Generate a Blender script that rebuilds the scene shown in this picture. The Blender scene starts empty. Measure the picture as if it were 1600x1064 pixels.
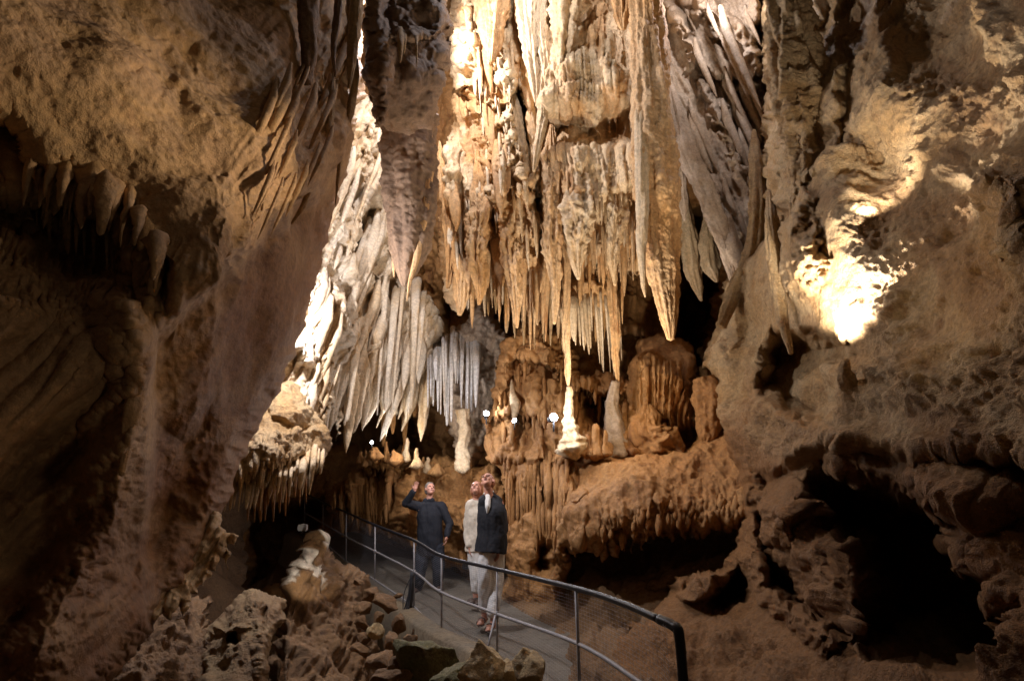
import bpy, bmesh, math, random
import numpy as np
from mathutils import Vector, Matrix

# ------------------------------------------------------------------ camera, world, exposure
SC = bpy.context.scene
COL = SC.collection
F, PITCH, CZ = 889.0, math.radians(15.0), 1.6
cam_d = bpy.data.cameras.new('camera')
cam = bpy.data.objects.new('camera', cam_d)
COL.objects.link(cam)
cam_d.sensor_width = 36.0
cam_d.lens = 36.0 * F / 1600.0
cam_d.clip_start, cam_d.clip_end = 0.05, 200
cam.location = (0, 0, CZ)
cam.rotation_euler = (math.pi / 2 + PITCH, 0, 0)
SC.camera = cam
W = bpy.data.worlds.new('World')
SC.world = W
W.use_nodes = True
bg = W.node_tree.nodes['Background']
bg.inputs[0].default_value = (0.85, 0.55, 0.38, 1)
bg.inputs[1].default_value = 0.024
SC.view_settings.view_transform = 'Standard'
SC.view_settings.look = 'None'
SC.view_settings.exposure = 0.0
SC.view_settings.gamma = 1.0
SC.cycles.use_denoising = True
SC.cycles.max_bounces = 5
SC.cycles.diffuse_bounces = 4
SC.cycles.sample_clamp_indirect = 4.0

CP, SP = math.cos(PITCH), math.sin(PITCH)


def P(px, py, Y):
    """pixel of the photo + distance north -> world point"""
    dx = (px - 800.0) / F
    dy = (532.0 - py) / F
    t = Y / (CP - dy * SP)
    return (dx * t, Y + 0 * t, CZ + (SP + dy * CP) * t)


def gs(px):
    """the middle of the hall lies deeper than the near walls"""
    def ss(a, b, x):
        t = np.clip((x - a) / (b - a), 0, 1)
        return t * t * (3 - 2 * t)
    return 1 + 0.28 * ss(420, 620, px) * (1 - ss(1080, 1350, px))


def PV(px, py, Y):
    return Vector(P(px, py, Y))


# ------------------------------------------------------------------ lamps: some hidden behind rock, others added as unseen fill
def lamp(px, py, Y, watt, color=(1, 0.93, 0.86), radius=0.06, target=None, angle=90, blend=0.6, name='cave_or_fill_light'):
    ld = bpy.data.lights.new(name, 'SPOT' if target else 'POINT')
    ld.energy = watt
    ld.color = color
    ld.shadow_soft_size = radius
    o = bpy.data.objects.new(name, ld)
    COL.objects.link(o)
    o.location = PV(px, py, Y * gs(px))
    if target:
        ld.spot_size = math.radians(angle)
        ld.spot_blend = blend
        d = PV(target[0], target[1], target[2] * gs(target[0])) - o.location
        o.rotation_euler = d.to_track_quat('-Z', 'Y').to_euler()
    return o


COOL = (0.93, 0.92, 1.0)
WARM = (1.0, 0.80, 0.56)
NEUT = (1.0, 0.90, 0.78)
# --- LIGHTS
lamp(468, 440, 6.1, 380, COOL, 0.05)                            # behind the left wall, on the pale cascade
lamp(668, 40, 5.6, 460, COOL, 0.05)                                      # behind the hanging block, on the upper curtain
lamp(820, -110, 4.9, 130, COOL, 0.05)                                     # added unseen fill above the curtain's top tier
lamp(1110, -30, 5.5, 130, COOL, 0.05)                                    # upper right gully
lamp(1285, 536, 4.25, 330, (1, .93, .85), 0.05, (1310, 380, 4.3), 140, 0.6)         # in the niche of the right wall
lamp(1350, 330, 4.15, 95, (1, .93, .85), 0.05, (1390, 200, 4.4), 110, 1.0)         # added unseen light, carries the niche glow up the right wall
lamp(950, 700, 5.2, 560, NEUT, 0.06, (850, 200, 6.6), 100, 0.7)          # on the brown apron, up on the central curtain
lamp(880, 250, 2.6, 190, WARM, 0.08, (270, 190, 3.0), 50, 1.0)           # on the upper panel of the left wall
lamp(560, 700, 1.6, 4, WARM, 0.12, (60, 640, 2.5), 95, 1.0)                # added faint fill, lifts the dark lower left wall
lamp(1080, 600, 2.4, 50, WARM, 0.10, (1480, 400, 3.2), 54, 1.0)          # added unseen spot in front, brightens the right wall
lamp(1000, -250, 1.5, 11, WARM, 0.25)                                     # added dim overhead fill standing in for ambient light, no fitting
lamp(620, 560, 5.2, 82, NEUT, 0.08, (820, 840, 7.0), 58, 1.0)            # added unseen spot over the walkway to brighten people and apron
lamp(700, 712, 7.4, 34, COOL, 0.04)                                      # at the foot of the white column
lamp(630, 690, 8.2, 15, NEUT, 0.05)                                      # among the stalagmites on the bank
lamp(975, 620, 5.9, 20, WARM, 0.05)                                      # added unseen light to brighten the organ-pipe flowstone
lamp(870, 640, 5.9, 8, COOL, 0.04)
lamp(486, 905, 5.2, 60, NEUT, 0.03, (482, 890, 6.4), 34, 0.4)            # on the calcite patch of the mound


# ------------------------------------------------------------------ noise
def _h(ix, iy, iz, s):
    n = (ix * 374761393 + iy * 668265263 + iz * 2147483647 + s * 974634777) & 0xFFFFFFFF
    n = ((n ^ (n >> 13)) * 1274126177) & 0xFFFFFFFF
    n = ((n ^ (n >> 16)) * 2246822519) & 0xFFFFFFFF
    return (n ^ (n >> 15)) & 0xFFFFFFFF


GR = np.array([[1, 1, 0], [-1, 1, 0], [1, -1, 0], [-1, -1, 0], [1, 0, 1], [-1, 0, 1], [1, 0, -1], [-1, 0, -1],
               [0, 1, 1], [0, -1, 1], [0, 1, -1], [0, -1, -1], [1, 1, 0], [-1, 1, 0], [0, -1, 1], [0, -1, -1]], float)


def noise(x, y, z, s=0):
    x, y, z = np.broadcast_arrays(np.asarray(x, float), np.asarray(y, float), np.asarray(z, float))
    fx, fy, fz = np.floor(x), np.floor(y), np.floor(z)
    ix, iy, iz = fx.astype(np.int64), fy.astype(np.int64), fz.astype(np.int64)
    x = x - fx; y = y - fy; z = z - fz
    u = x * x * x * (x * (x * 6 - 15) + 10)
    v = y * y * y * (y * (y * 6 - 15) + 10)
    w = z * z * z * (z * (z * 6 - 15) + 10)
    out = 0
    for a in (0, 1):
        wa = u if a else 1 - u
        for b in (0, 1):
            wb = v if b else 1 - v
            for c in (0, 1):
                wc = w if c else 1 - w
                g = GR[_h(ix + a, iy + b, iz + c, s) & 15]
                out = out + wa * wb * wc * (g[..., 0] * (x - a) + g[..., 1] * (y - b) + g[..., 2] * (z - c))
    return out


def fbm(x, y, z, s=0, o=4, g=0.5):
    r, a, k = 0, 1.0, 1.0
    for i in range(o):
        r = r + a * noise(x * k, y * k, z * k, s + i * 7)
        a *= g; k *= 2.03
    return r


def ridged(x, y, z, s=0, o=3):
    r, a, k = 0, 1.0, 1.0
    for i in range(o):
        r = r + a * (1 - 2.2 * np.abs(noise(x * k, y * k, z * k, s + i * 11)))
        a *= 0.5; k *= 2.1
    return r * 0.6


def hsh(i, s=0):
    i = np.asarray(i).astype(np.int64)
    return (_h(i, i * 0 + 17, i * 0 + 3, s) & 0xFFFF) / 65535.0


def pits(x, y, z, s=0, thr=0.33):
    """round pits: worley cells with random presence, values 0..1 (deep)"""
    fx, fy, fz = np.floor(x), np.floor(y), np.floor(z)
    best = np.full(np.shape(x), 9.0)
    for a in (-1, 0, 1):
        for b in (-1, 0, 1):
            for c in (-1, 0, 1):
                ix, iy, iz = (fx + a).astype(np.int64), (fy + b).astype(np.int64), (fz + c).astype(np.int64)
                h = _h(ix, iy, iz, s)
                qx = fx + a + (h & 1023) / 1023.0
                qy = fy + b + ((h >> 10) & 1023) / 1023.0
                qz = fz + c + ((h >> 20) & 1023) / 1023.0
                d = np.sqrt((x - qx) ** 2 + (y - qy) ** 2 + (z - qz) ** 2) + (h & 7) * 0.04
                best = np.minimum(best, d)
    return np.clip(1 - best / thr, 0, 1) ** 0.7


def sstep(a, b, x):
    t = np.clip((x - a) / (b - a), 0, 1)
    return t * t * (3 - 2 * t)


# ------------------------------------------------------------------ materials
MATS = {}


def rock_mat(name, c1, c2, c3, rough=0.62, sc=1.0, bump=0.5, stain=0.5, streak=False, spec=0.4, cs=None):
    m = bpy.data.materials.new(name)
    m.use_nodes = True
    nt = m.node_tree
    N, L = nt.nodes, nt.links
    b = N['Principled BSDF']
    tc = N.new('ShaderNodeNewGeometry')
    mp = N.new('ShaderNodeMapping')
    L.new(tc.outputs['Position'], mp.inputs[0])
    if streak:
        mp.inputs['Scale'].default_value = (1, 1, 0.22)

    def nz(scale, det, rg=0.6, src=mp, dist=0.0):
        n = N.new('ShaderNodeTexNoise')
        n.inputs['Scale'].default_value = scale
        n.inputs['Detail'].default_value = det
        n.inputs['Roughness'].default_value = rg
        n.inputs['Distortion'].default_value = dist
        L.new(src.outputs[0], n.inputs['Vector'])
        return n

    def ramp(src, a, bb):
        r = N.new('ShaderNodeMapRange')
        r.inputs[1].default_value = a
        r.inputs[2].default_value = bb
        L.new(src, r.inputs[0])
        return r.outputs[0]

    def mix(f, a, bb):
        x = N.new('ShaderNodeMix')
        x.data_type = 'RGBA'
        L.new(f, x.inputs[0])
        for v, i in ((a, 6), (bb, 7)):
            if isinstance(v, tuple):
                x.inputs[i].default_value = (*v, 1)
            else:
                L.new(v, x.inputs[i])
        return x.outputs[2]
    raw = N.new('ShaderNodeMapping')
    L.new(tc.outputs['Position'], raw.inputs[0])
    n1 = nz(1.6 * sc, 6, 0.6, mp, 0.4)
    n2 = nz(5.0 * sc, 5, 0.65, mp, 0.2)
    n3 = nz(22 * sc, 6, 0.7, raw)
    c = mix(ramp(n1.outputs[0], 0.38, 0.62), c1, c2)
    c = mix(ramp(n2.outputs[0], 0.56, 0.72 if stain > 0.3 else 0.85), c, c3)
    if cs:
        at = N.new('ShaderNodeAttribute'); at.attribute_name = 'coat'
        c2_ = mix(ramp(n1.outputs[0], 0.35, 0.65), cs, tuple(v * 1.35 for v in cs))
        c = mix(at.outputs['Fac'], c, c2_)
    dk = N.new('ShaderNodeMix'); dk.data_type = 'RGBA'; dk.blend_type = 'MULTIPLY'
    dk.inputs[0].default_value = 1.0
    L.new(c, dk.inputs[6])
    g = N.new('ShaderNodeMapRange')
    g.inputs[1].default_value = 0.3; g.inputs[2].default_value = 0.7
    g.inputs[3].default_value = 0.58; g.inputs[4].default_value = 1.18
    L.new(n3.outputs[0], g.inputs[0])
    L.new(g.outputs[0], dk.inputs[7])
    L.new(dk.outputs[2], b.inputs['Base Color'])
    rr = N.new('ShaderNodeMapRange')
    rr.inputs[3].default_value = rough - 0.15; rr.inputs[4].default_value = rough + 0.2
    L.new(n2.outputs[0], rr.inputs[0])
    L.new(rr.outputs[0], b.inputs['Roughness'])
    b.inputs['Specular IOR Level'].default_value = spec
    nb = nz(38, 5, 0.7, raw)
    nb2 = nz(130, 3, 0.6, raw)
    add0 = N.new('ShaderNodeMath'); add0.operation = 'MULTIPLY_ADD'
    L.new(nb2.outputs[0], add0.inputs[0]); add0.inputs[1].default_value = 0.4
    L.new(nb.outputs[0], add0.inputs[2])
    st = N.new('ShaderNodeMapping'); st.inputs['Scale'].default_value = (1, 1, 0.12 if streak else 0.8)
    L.new(tc.outputs['Position'], st.inputs[0])
    nb3 = nz(30, 3, 0.6, st, 0.3)
    add = N.new('ShaderNodeMath'); add.operation = 'MULTIPLY_ADD'
    L.new(nb3.outputs[0], add.inputs[0]); add.inputs[1].default_value = 0.9 if streak else 0.3
    L.new(add0.outputs[0], add.inputs[2])
    bp = N.new('ShaderNodeBump')
    bp.inputs['Strength'].default_value = bump
    bp.inputs['Distance'].default_value = 0.06
    L.new(add.outputs[0], bp.inputs['Height'])
    L.new(bp.outputs[0], b.inputs['Normal'])
    MATS[name] = m
    return m


def flat_mat(name, col, rough=0.6, metal=0.0, nscale=30, var=0.25, bump=0.0, emit=None, es=0):
    m = bpy.data.materials.new(name)
    m.use_nodes = True
    nt = m.node_tree
    N, L = nt.nodes, nt.links
    b = N['Principled BSDF']
    b.inputs['Roughness'].default_value = rough
    b.inputs['Metallic'].default_value = metal
    tc = N.new('ShaderNodeTexCoord')
    n = N.new('ShaderNodeTexNoise')
    n.inputs['Scale'].default_value = nscale
    n.inputs['Detail'].default_value = 5
    L.new(tc.outputs['Object'], n.inputs['Vector'])
    x = N.new('ShaderNodeMix'); x.data_type = 'RGBA'
    x.inputs[6].default_value = (*[c * (1 - var) for c in col], 1)
    x.inputs[7].default_value = (*[min(1, c * (1 + var)) for c in col], 1)
    L.new(n.outputs[0], x.inputs[0])
    L.new(x.outputs[2], b.inputs['Base Color'])
    if bump:
        bp = N.new('ShaderNodeBump')
        bp.inputs['Strength'].default_value = bump
        bp.inputs['Distance'].default_value = 0.01
        L.new(n.outputs[0], bp.inputs['Height'])
        L.new(bp.outputs[0], b.inputs['Normal'])
    if emit:
        b.inputs['Emission Color'].default_value = (*emit, 1)
        b.inputs['Emission Strength'].default_value = es
    MATS[name] = m
    return m


M_OCHRE = rock_mat('ochre_flowstone', (0.58, 0.31, 0.11), (0.66, 0.43, 0.22), (0.38, 0.165, 0.05), streak=True, cs=(0.62, 0.45, 0.26))
M_CREAM = rock_mat('cream_calcite', (0.74, 0.58, 0.38), (0.66, 0.44, 0.22), (0.52, 0.30, 0.12), streak=True, rough=0.5)
M_WHITE = rock_mat('white_calcite', (0.82, 0.78, 0.74), (0.74, 0.64, 0.50), (0.6, 0.42, 0.24), streak=True, rough=0.45)
M_CASC = rock_mat('streaked_white_calcite', (0.78, 0.66, 0.50), (0.72, 0.52, 0.30), (0.60, 0.38, 0.17), streak=True, rough=0.5)
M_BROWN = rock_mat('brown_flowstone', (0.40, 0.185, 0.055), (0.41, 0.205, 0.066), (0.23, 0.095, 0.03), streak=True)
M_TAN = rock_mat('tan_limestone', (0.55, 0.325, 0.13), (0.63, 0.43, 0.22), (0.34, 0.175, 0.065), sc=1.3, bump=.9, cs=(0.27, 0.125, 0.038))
M_GREY = rock_mat('grey_limestone', (0.50, 0.38, 0.27), (0.42, 0.29, 0.18), (0.27, 0.18, 0.11), sc=1.2)
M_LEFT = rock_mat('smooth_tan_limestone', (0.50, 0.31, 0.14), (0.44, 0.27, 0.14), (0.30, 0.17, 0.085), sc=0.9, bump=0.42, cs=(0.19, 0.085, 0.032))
M_MUD = rock_mat('brown_mud_rock', (0.22, 0.115, 0.045), (0.28, 0.155, 0.065), (0.11, 0.055, 0.025), bump=0.7)
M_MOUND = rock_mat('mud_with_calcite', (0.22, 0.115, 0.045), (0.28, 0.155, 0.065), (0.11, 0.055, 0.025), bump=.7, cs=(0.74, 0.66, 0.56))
M_DUSK = rock_mat('dusky_limestone', (0.34, 0.20, 0.09), (0.40, 0.26, 0.12), (0.2, 0.10, 0.04), bump=.8, sc=1.5)
M_DARK = rock_mat('dark_brown_rock', (0.20, 0.12, 0.07), (0.26, 0.16, 0.09), (0.12, 0.07, 0.04))


# ------------------------------------------------------------------ mesh helpers
def mesh_obj(name, verts, faces, mat, parent=None, smooth=True, origin=None):
    verts = np.asarray(verts, np.float32)
    if origin is None:
        origin = np.zeros(3) if parent is not None else np.array([verts[:, 0].mean(), verts[:, 1].mean(), verts[:, 2].min()])
    me = bpy.data.meshes.new(name)
    faces = np.asarray(faces, np.int32)
    k = faces.shape[1]
    me.vertices.add(len(verts))
    me.vertices.foreach_set('co', (verts - origin).astype(np.float32).ravel())
    me.loops.add(faces.size)
    me.loops.foreach_set('vertex_index', faces.ravel())
    me.polygons.add(len(faces))
    me.polygons.foreach_set('loop_start', np.arange(0, faces.size, k, dtype=np.int32))
    if smooth:
        me.polygons.foreach_set('use_smooth', np.ones(len(faces), bool))
    me.update()
    me.validate()
    me.materials.append(mat)
    o = bpy.data.objects.new(name, me)
    COL.objects.link(o)
    o.location = origin
    if parent is not None:
        o.parent = parent
    return o


def tag(o, label=None, cat=None, group=None, kind=None):
    if label: o['label'] = label
    if cat: o['category'] = cat
    if group: o['group'] = group
    if kind: o['kind'] = kind
    return o


def poly_sd(poly, X, Y):
    poly = np.asarray(poly, float)
    d = np.full(X.shape, 1e9)
    inside = np.zeros(X.shape, bool)
    n = len(poly)
    for i in range(n):
        x0, y0 = poly[i]; x1, y1 = poly[(i + 1) % n]
        ex, ey = x1 - x0, y1 - y0
        L2 = ex * ex + ey * ey + 1e-9
        t = np.clip(((X - x0) * ex + (Y - y0) * ey) / L2, 0, 1)
        d = np.minimum(d, (X - x0 - t * ex) ** 2 + (Y - y0 - t * ey) ** 2)
        if y0 != y1:
            c = ((y0 > Y) != (y1 > Y)) & (X < (x1 - x0) * (Y - y0) / (y1 - y0) + x0)
            inside ^= c
    d = np.sqrt(d)
    return np.where(inside, d, -d)


def tps(ctrl):
    """smooth distance function through (px, py, Y) control points"""
    c = np.asarray(ctrl, float)
    x = c[:, :2] / 500.0
    n = len(c)

    def U(r2):
        return np.where(r2 > 0, r2 * np.log(r2 + 1e-12), 0)
    r2 = ((x[:, None, :] - x[None, :, :]) ** 2).sum(-1)
    K = U(r2) + np.eye(n) * 1e-3
    Pm = np.hstack([np.ones((n, 1)), x])
    A = np.zeros((n + 3, n + 3))
    A[:n, :n] = K; A[:n, n:] = Pm; A[n:, :n] = Pm.T
    w = np.linalg.solve(A, np.concatenate([c[:, 2], [0, 0, 0]]))

    def f(X, Y):
        X = X / 500.0; Y = Y / 500.0
        r = w[n] + w[n + 1] * X + w[n + 2] * Y
        for i in range(n):
            r = r + w[i] * U((X - x[i, 0]) ** 2 + (Y - x[i, 1]) ** 2)
        return r
    return f


# features: functions (X, Y) -> metres added to the distance (negative = towards the viewer)
def flute(period, length, amp, slope=0.0, s=0, sharp=True, region=None, soft=30):
    def f(X, Y):
        q = X + slope * Y + 10 * noise(X / 60, Y / 90, s * 1.3, s + 5)
        n = noise(q / period, Y / length, s * 0.7, s)
        n2 = noise(q / period * 2.3, Y / length * 1.4, s * 0.7, s + 1)
        v = (1 - 2.0 * np.abs(n)) + 0.4 * (1 - 2 * np.abs(n2)) if sharp else 1.6 * n + 0.6 * n2
        r = -amp * v
        if region is not None:
            r = r * sstep(-soft, soft, poly_sd(region, X, Y))
        return r
    return f


def tooth(x, period, s=0):
    """0..1 sharp downward teeth of uneven width and length"""
    xx = x / period + 0.55 * np.sin(x / period * 1.7 + s) + 0.35 * np.sin(x / period * 0.61 + 2 * s)
    i = np.floor(xx)
    u = np.abs((xx - i) * 2 - 1)
    h = 0.25 + 0.75 * hsh(i, s) ** 1.3
    return h * np.clip(1 - u, 0, 1) ** 1.25


def tier(line, drop, tlen, period, fade=160, s=0, soft=3, warp=6, slope=0.0):
    """an overhanging edge along a line; below it the rock stands back by drop, returning over fade pixels"""
    line = np.asarray(line, float)

    def f(X, Y):
        q = X + slope * Y
        yc = np.interp(q, line[:, 0], line[:, 1])
        e = sstep(line[0, 0] - 14, line[0, 0] + 10, q) * sstep(line[-1, 0] + 14, line[-1, 0] - 10, q)
        yc = yc + warp * noise(X / 25, 0, s, s) + tlen * (tooth(q, period, s) + 0.4 * tooth(q, period * 0.43, s + 3) - 0.5)
        d = Y - yc
        return e * drop * sstep(-soft, soft, d) * np.exp(-np.clip(d, 0, None) / fade)
    return f


def hole(poly, depth, soft=10, warp=6, s=0):
    def f(X, Y):
        q = 30 * max(1.0, warp / 4)
        wx = warp * fbm(X / q, Y / q, s, s, 4) * 2
        wy = warp * fbm(X / q, Y / q, s + 9.5, s + 1, 4) * 2
        sd = poly_sd(poly, X + wx, Y + wy)
        return depth * sstep(-soft * 0.3, soft, sd)
    return f


def bump(cx, cy, rx, ry, h, ang=0, s=0, pw=1.0):
    ca, sa = math.cos(math.radians(ang)), math.sin(math.radians(ang))

    def f(X, Y):
        a = X - cx; b = Y - cy
        u = (a * ca + b * sa) / rx; v = (-a * sa + b * ca) / ry
        k = 1 + 0.25 * noise(X / 30, Y / 30, s, s)
        return -h * np.clip(1 - (u * u + v * v) * k, 0, 1) ** (0.5 * pw)
    return f


def ridge(pts, w, h, pw=1.0, warp=5, s=0):
    """a raised rib along a pixel polyline"""
    pts = np.asarray(pts, float)

    def f(X, Y):
        Xw = X + warp * fbm(X / 22, Y / 22, s, s, 3) * 2
        Yw = Y + warp * fbm(X / 22, Y / 22, s + 5, s + 3, 3) * 2
        d = np.full(X.shape, 1e9)
        for (x0, y0), (x1, y1) in zip(pts[:-1], pts[1:]):
            ex, ey = x1 - x0, y1 - y0
            t = np.clip(((Xw - x0) * ex + (Yw - y0) * ey) / (ex * ex + ey * ey + 1e-9), 0, 1)
            d = np.minimum(d, np.hypot(Xw - x0 - t * ex, Yw - y0 - t * ey))
        return -h * np.clip(1 - d / w, 0, 1) ** pw
    return f


def fringe(p0, p1, n, ln, s=0, dirv=(0, 1)):
    """polygon points of hanging teeth between two pixels"""
    r = random.Random(s)
    out = [p0]
    cuts = sorted([r.uniform(0.03, 0.97) if False else (i + r.uniform(-0.3, 0.3)) / n for i in range(1, n)])
    cuts = [0] + cuts + [1]
    for a, b in zip(cuts[:-1], cuts[1:]):
        m = (a + b) / 2
        l = ln * (0.35 + 0.65 * r.random() ** 1.2)
        mx, my = p0[0] + (p1[0] - p0[0]) * m, p0[1] + (p1[1] - p0[1]) * m
        out.append((mx + dirv[0] * l + r.uniform(-1.2, 1.2), my + dirv[1] * l))
        bx, by = p0[0] + (p1[0] - p0[0]) * b, p0[1] + (p1[1] - p0[1]) * b
        out.append((bx, by + r.uniform(-2, 3)))
    return out


SURF = {}


def surf(name, px, py):
    x0, y0, st, D, sd = SURF[name]
    i = int(np.clip(round((py - y0) / st), 0, D.shape[0] - 1)); j = int(np.clip(round((px - x0) / st), 0, D.shape[1] - 1))
    return float(D[i, j]), float(sd[i, j])


def relief(name, poly, ctrl, mat, feats=(), step=2.0, rnd=(18, 0.5), disp=(), seed=0, warp=4.0, parent=None, scale=True, amask=None, coat=None):
    poly = np.asarray(poly, float)
    x0, y0 = poly.min(0) - step * 2
    x1, y1 = poly.max(0) + step * 2
    xs = np.arange(x0, x1 + step, step)
    ys = np.arange(y0, y1 + step, step)
    X, Y = np.meshgrid(xs, ys)
    WX = X + warp * 2 * fbm(X / 26, Y / 26, seed + .5, seed, 3)
    WY = Y + warp * 2 * fbm(X / 26, Y / 26, seed + 7.5, seed + 2, 3)
    sd = poly_sd(poly, WX, WY)
    gy, gx = np.gradient(sd, step)
    gl = np.hypot(gx, gy) + 1e-6
    out = sd < 0
    mv = np.where(out, np.clip(-sd, 0, step * 1.5), 0)
    X = X + mv * gx / gl
    Y = Y + mv * gy / gl
    D = tps(ctrl)(X, Y) if not callable(ctrl) else ctrl(X, Y)
    base = D.copy()
    for ft in feats:
        D = D + ft(X, Y)
    t = np.clip(sd / rnd[0], 0, 1)
    k_ = gs(X) if scale else 1.0
    D = (D + rnd[1] * (1 - np.sqrt(np.clip(1 - (1 - t) ** 2, 0, 1)))) * k_
    SURF[name] = (x0, y0, step, D / k_, sd)
    V = np.stack(P(X, Y, D), -1)
    Bs = base * 0.75 * k_ + D * 0.25
    Vb = np.stack(P(X, Y, Bs), -1)
    wx, wy, wz = P(X, Y, Bs)
    du = np.gradient(Vb, axis=1); dv = np.gradient(Vb, axis=0)
    n = np.cross(du, dv)
    n /= np.linalg.norm(n, axis=-1, keepdims=True) + 1e-9
    n = np.where((n * Vb).sum(-1, keepdims=True) > 0, -n, n)      # towards the viewer
    for _ in range(3):
        n[1:-1, 1:-1] = (n[1:-1, 1:-1] * 2 + n[:-2, 1:-1] + n[2:, 1:-1] + n[1:-1, :-2] + n[1:-1, 2:]) / 6
    off = 0
    for d in disp:
        kind, sc, am = d[0], d[1], d[2]
        sx, sy, sz = (sc, sc, sc * (d[3] if len(d) > 3 else 1))
        a, b, c = wx * sx, wy * sy, wz * sz
        if kind == 'fbm':
            off = off + am * fbm(a, b, c, seed + 31, 4)
        elif kind == 'ridge':
            off = off + am * ridged(a, b, c, seed + 41, 3)
        elif kind == 'billow':
            off = off + am * (np.abs(fbm(a, b, c, seed + 51, 3)) * 2 - 0.5)
        elif kind == 'pits':
            w2 = 0.35
            off = off - am * pits(a + w2 * noise(a, b, c, 9), b, c + w2 * noise(a, b, c, 10), seed + 61)
    if amask is not None: off = off * amask(X, Y)
    V = V + n * np.asarray(off)[..., None] if len(disp) else V
    keep = sd > -step * 1.5
    H, Wd = X.shape
    idx = np.arange(H * Wd).reshape(H, Wd)
    q = keep[:-1, :-1] & keep[1:, :-1] & keep[:-1, 1:] & keep[1:, 1:]
    f = np.stack([idx[:-1, :-1][q], idx[1:, :-1][q], idx[1:, 1:][q], idx[:-1, 1:][q]], -1)
    used = np.zeros(H * Wd, bool); used[f.ravel()] = True
    re = np.cumsum(used) - 1
    o = mesh_obj(name, V.reshape(-1, 3)[used], re[f], mat, parent)
    if coat is not None:
        at = o.data.attributes.new('coat', 'FLOAT', 'POINT')
        at.data.foreach_set('value', np.clip(coat(X, Y), 0, 1).reshape(-1)[used].astype(np.float32))
    return o


def lobe(name, pts, Y, mat, parent=None, **k):
    return mesh_obj(name, *lobe_geo(pts, Y, **k), mat, parent)


def lobe_geo(pts, Y, depth=1.0, n=28, ring=4.0, seed=0, flut=0.12, fb=0.12, bulge=0.0, drip=0.0, scale=True):
    """a hanging or standing dripstone: elliptic body along a pixel polyline of (px, py, half width)"""
    pts = np.asarray(pts, float)
    Ys = np.full(len(pts), Y, float) if np.isscalar(Y) else np.asarray(Y, float)
    Ys = Ys * (gs(pts[:, 0].mean()) if scale else 1.0)
    C = np.array([P(p[0], p[1], y) for p, y in zip(pts, Ys)])
    seg = np.hypot(np.diff(pts[:, 0]), np.diff(pts[:, 1]))
    S = np.concatenate([[0], np.cumsum(seg)])
    m = max(6, int(S[-1] / ring))
    t = np.linspace(0, S[-1], m)
    # smooth interpolation
    def ip(v):
        r = np.interp(t, S, v)
        k = max(1, int(m / (len(pts) * 3)))
        if k > 1 and m > 12:
            pad = np.concatenate([2 * r[0] - r[1:k + 1][::-1], r, 2 * r[-1] - r[-k - 1:-1][::-1]])
            ker = np.ones(2 * k + 1) / (2 * k + 1)
            r = np.convolve(pad, ker, 'valid')
        return r
    cx, cy, cz = ip(C[:, 0]), ip(C[:, 1]), ip(C[:, 2])
    scale = ip(Ys) / F
    hw = np.interp(t, S, pts[:, 2]) * scale
    T = np.stack([np.gradient(cx), np.gradient(cy), np.gradient(cz)], -1)
    T /= np.linalg.norm(T, axis=1, keepdims=True) + 1e-9
    R = np.cross(T, np.array([0, 1.0, 0])); R /= np.linalg.norm(R, axis=1, keepdims=True) + 1e-9
    B = np.cross(R, T)
    a = np.linspace(0, 2 * np.pi, n, endpoint=False)
    A, TT = np.meshgrid(a, t)
    ca, sa = np.cos(A), np.sin(A)
    k = 1 + flut * noise(ca * 2.6, sa * 2.6, TT / 90 + seed * 3.1, seed) * 1.6 + flut * 0.5 * noise(ca * 6, sa * 6, TT / 50 + seed, seed + 1)
    k = k + fb * fbm(ca * 1.5, sa * 1.5, TT / 22 + seed * 5.3, seed + 2, 5, .6) + bulge * np.sin(TT / 9 + 3 * noise(TT / 20, seed, 0, 3))
    if drip:
        k = k + drip * (noise(TT / 7, seed * 1.7, ca * .6, 8))
    rr = hw[:, None] * k
    V = np.stack([cx, cy, cz], -1)[:, None, :] + R[:, None, :] * (ca * rr)[..., None] + B[:, None, :] * (sa * rr * depth)[..., None]
    V = V.reshape(-1, 3)
    i = np.arange(m - 1)[:, None] * n + np.arange(n)[None, :]
    j = np.arange(m - 1)[:, None] * n + (np.arange(n)[None, :] + 1) % n
    f = np.stack([i, j, j + n, i + n], -1).reshape(-1, 4)
    # caps
    tip = np.array([[cx[-1] + T[-1, 0] * hw[-1] * .6, cy[-1], cz[-1] + T[-1, 2] * hw[-1] * .6], [cx[0], cy[0], cz[0]]])
    V = np.vstack([V, tip])
    e = (m - 1) * n
    b1 = [[e + q, e + (q + 1) % n, len(V) - 2, len(V) - 2] for q in range(n)]
    b0 = [[(q + 1) % n, q, len(V) - 1, len(V) - 1] for q in range(n)]
    tri = np.array([[r[0], r[1], r[2]] for r in b1 + b0])
    ff = np.vstack([f[:, [0, 1, 2]], f[:, [0, 2, 3]], tri])
    return V, ff



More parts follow.
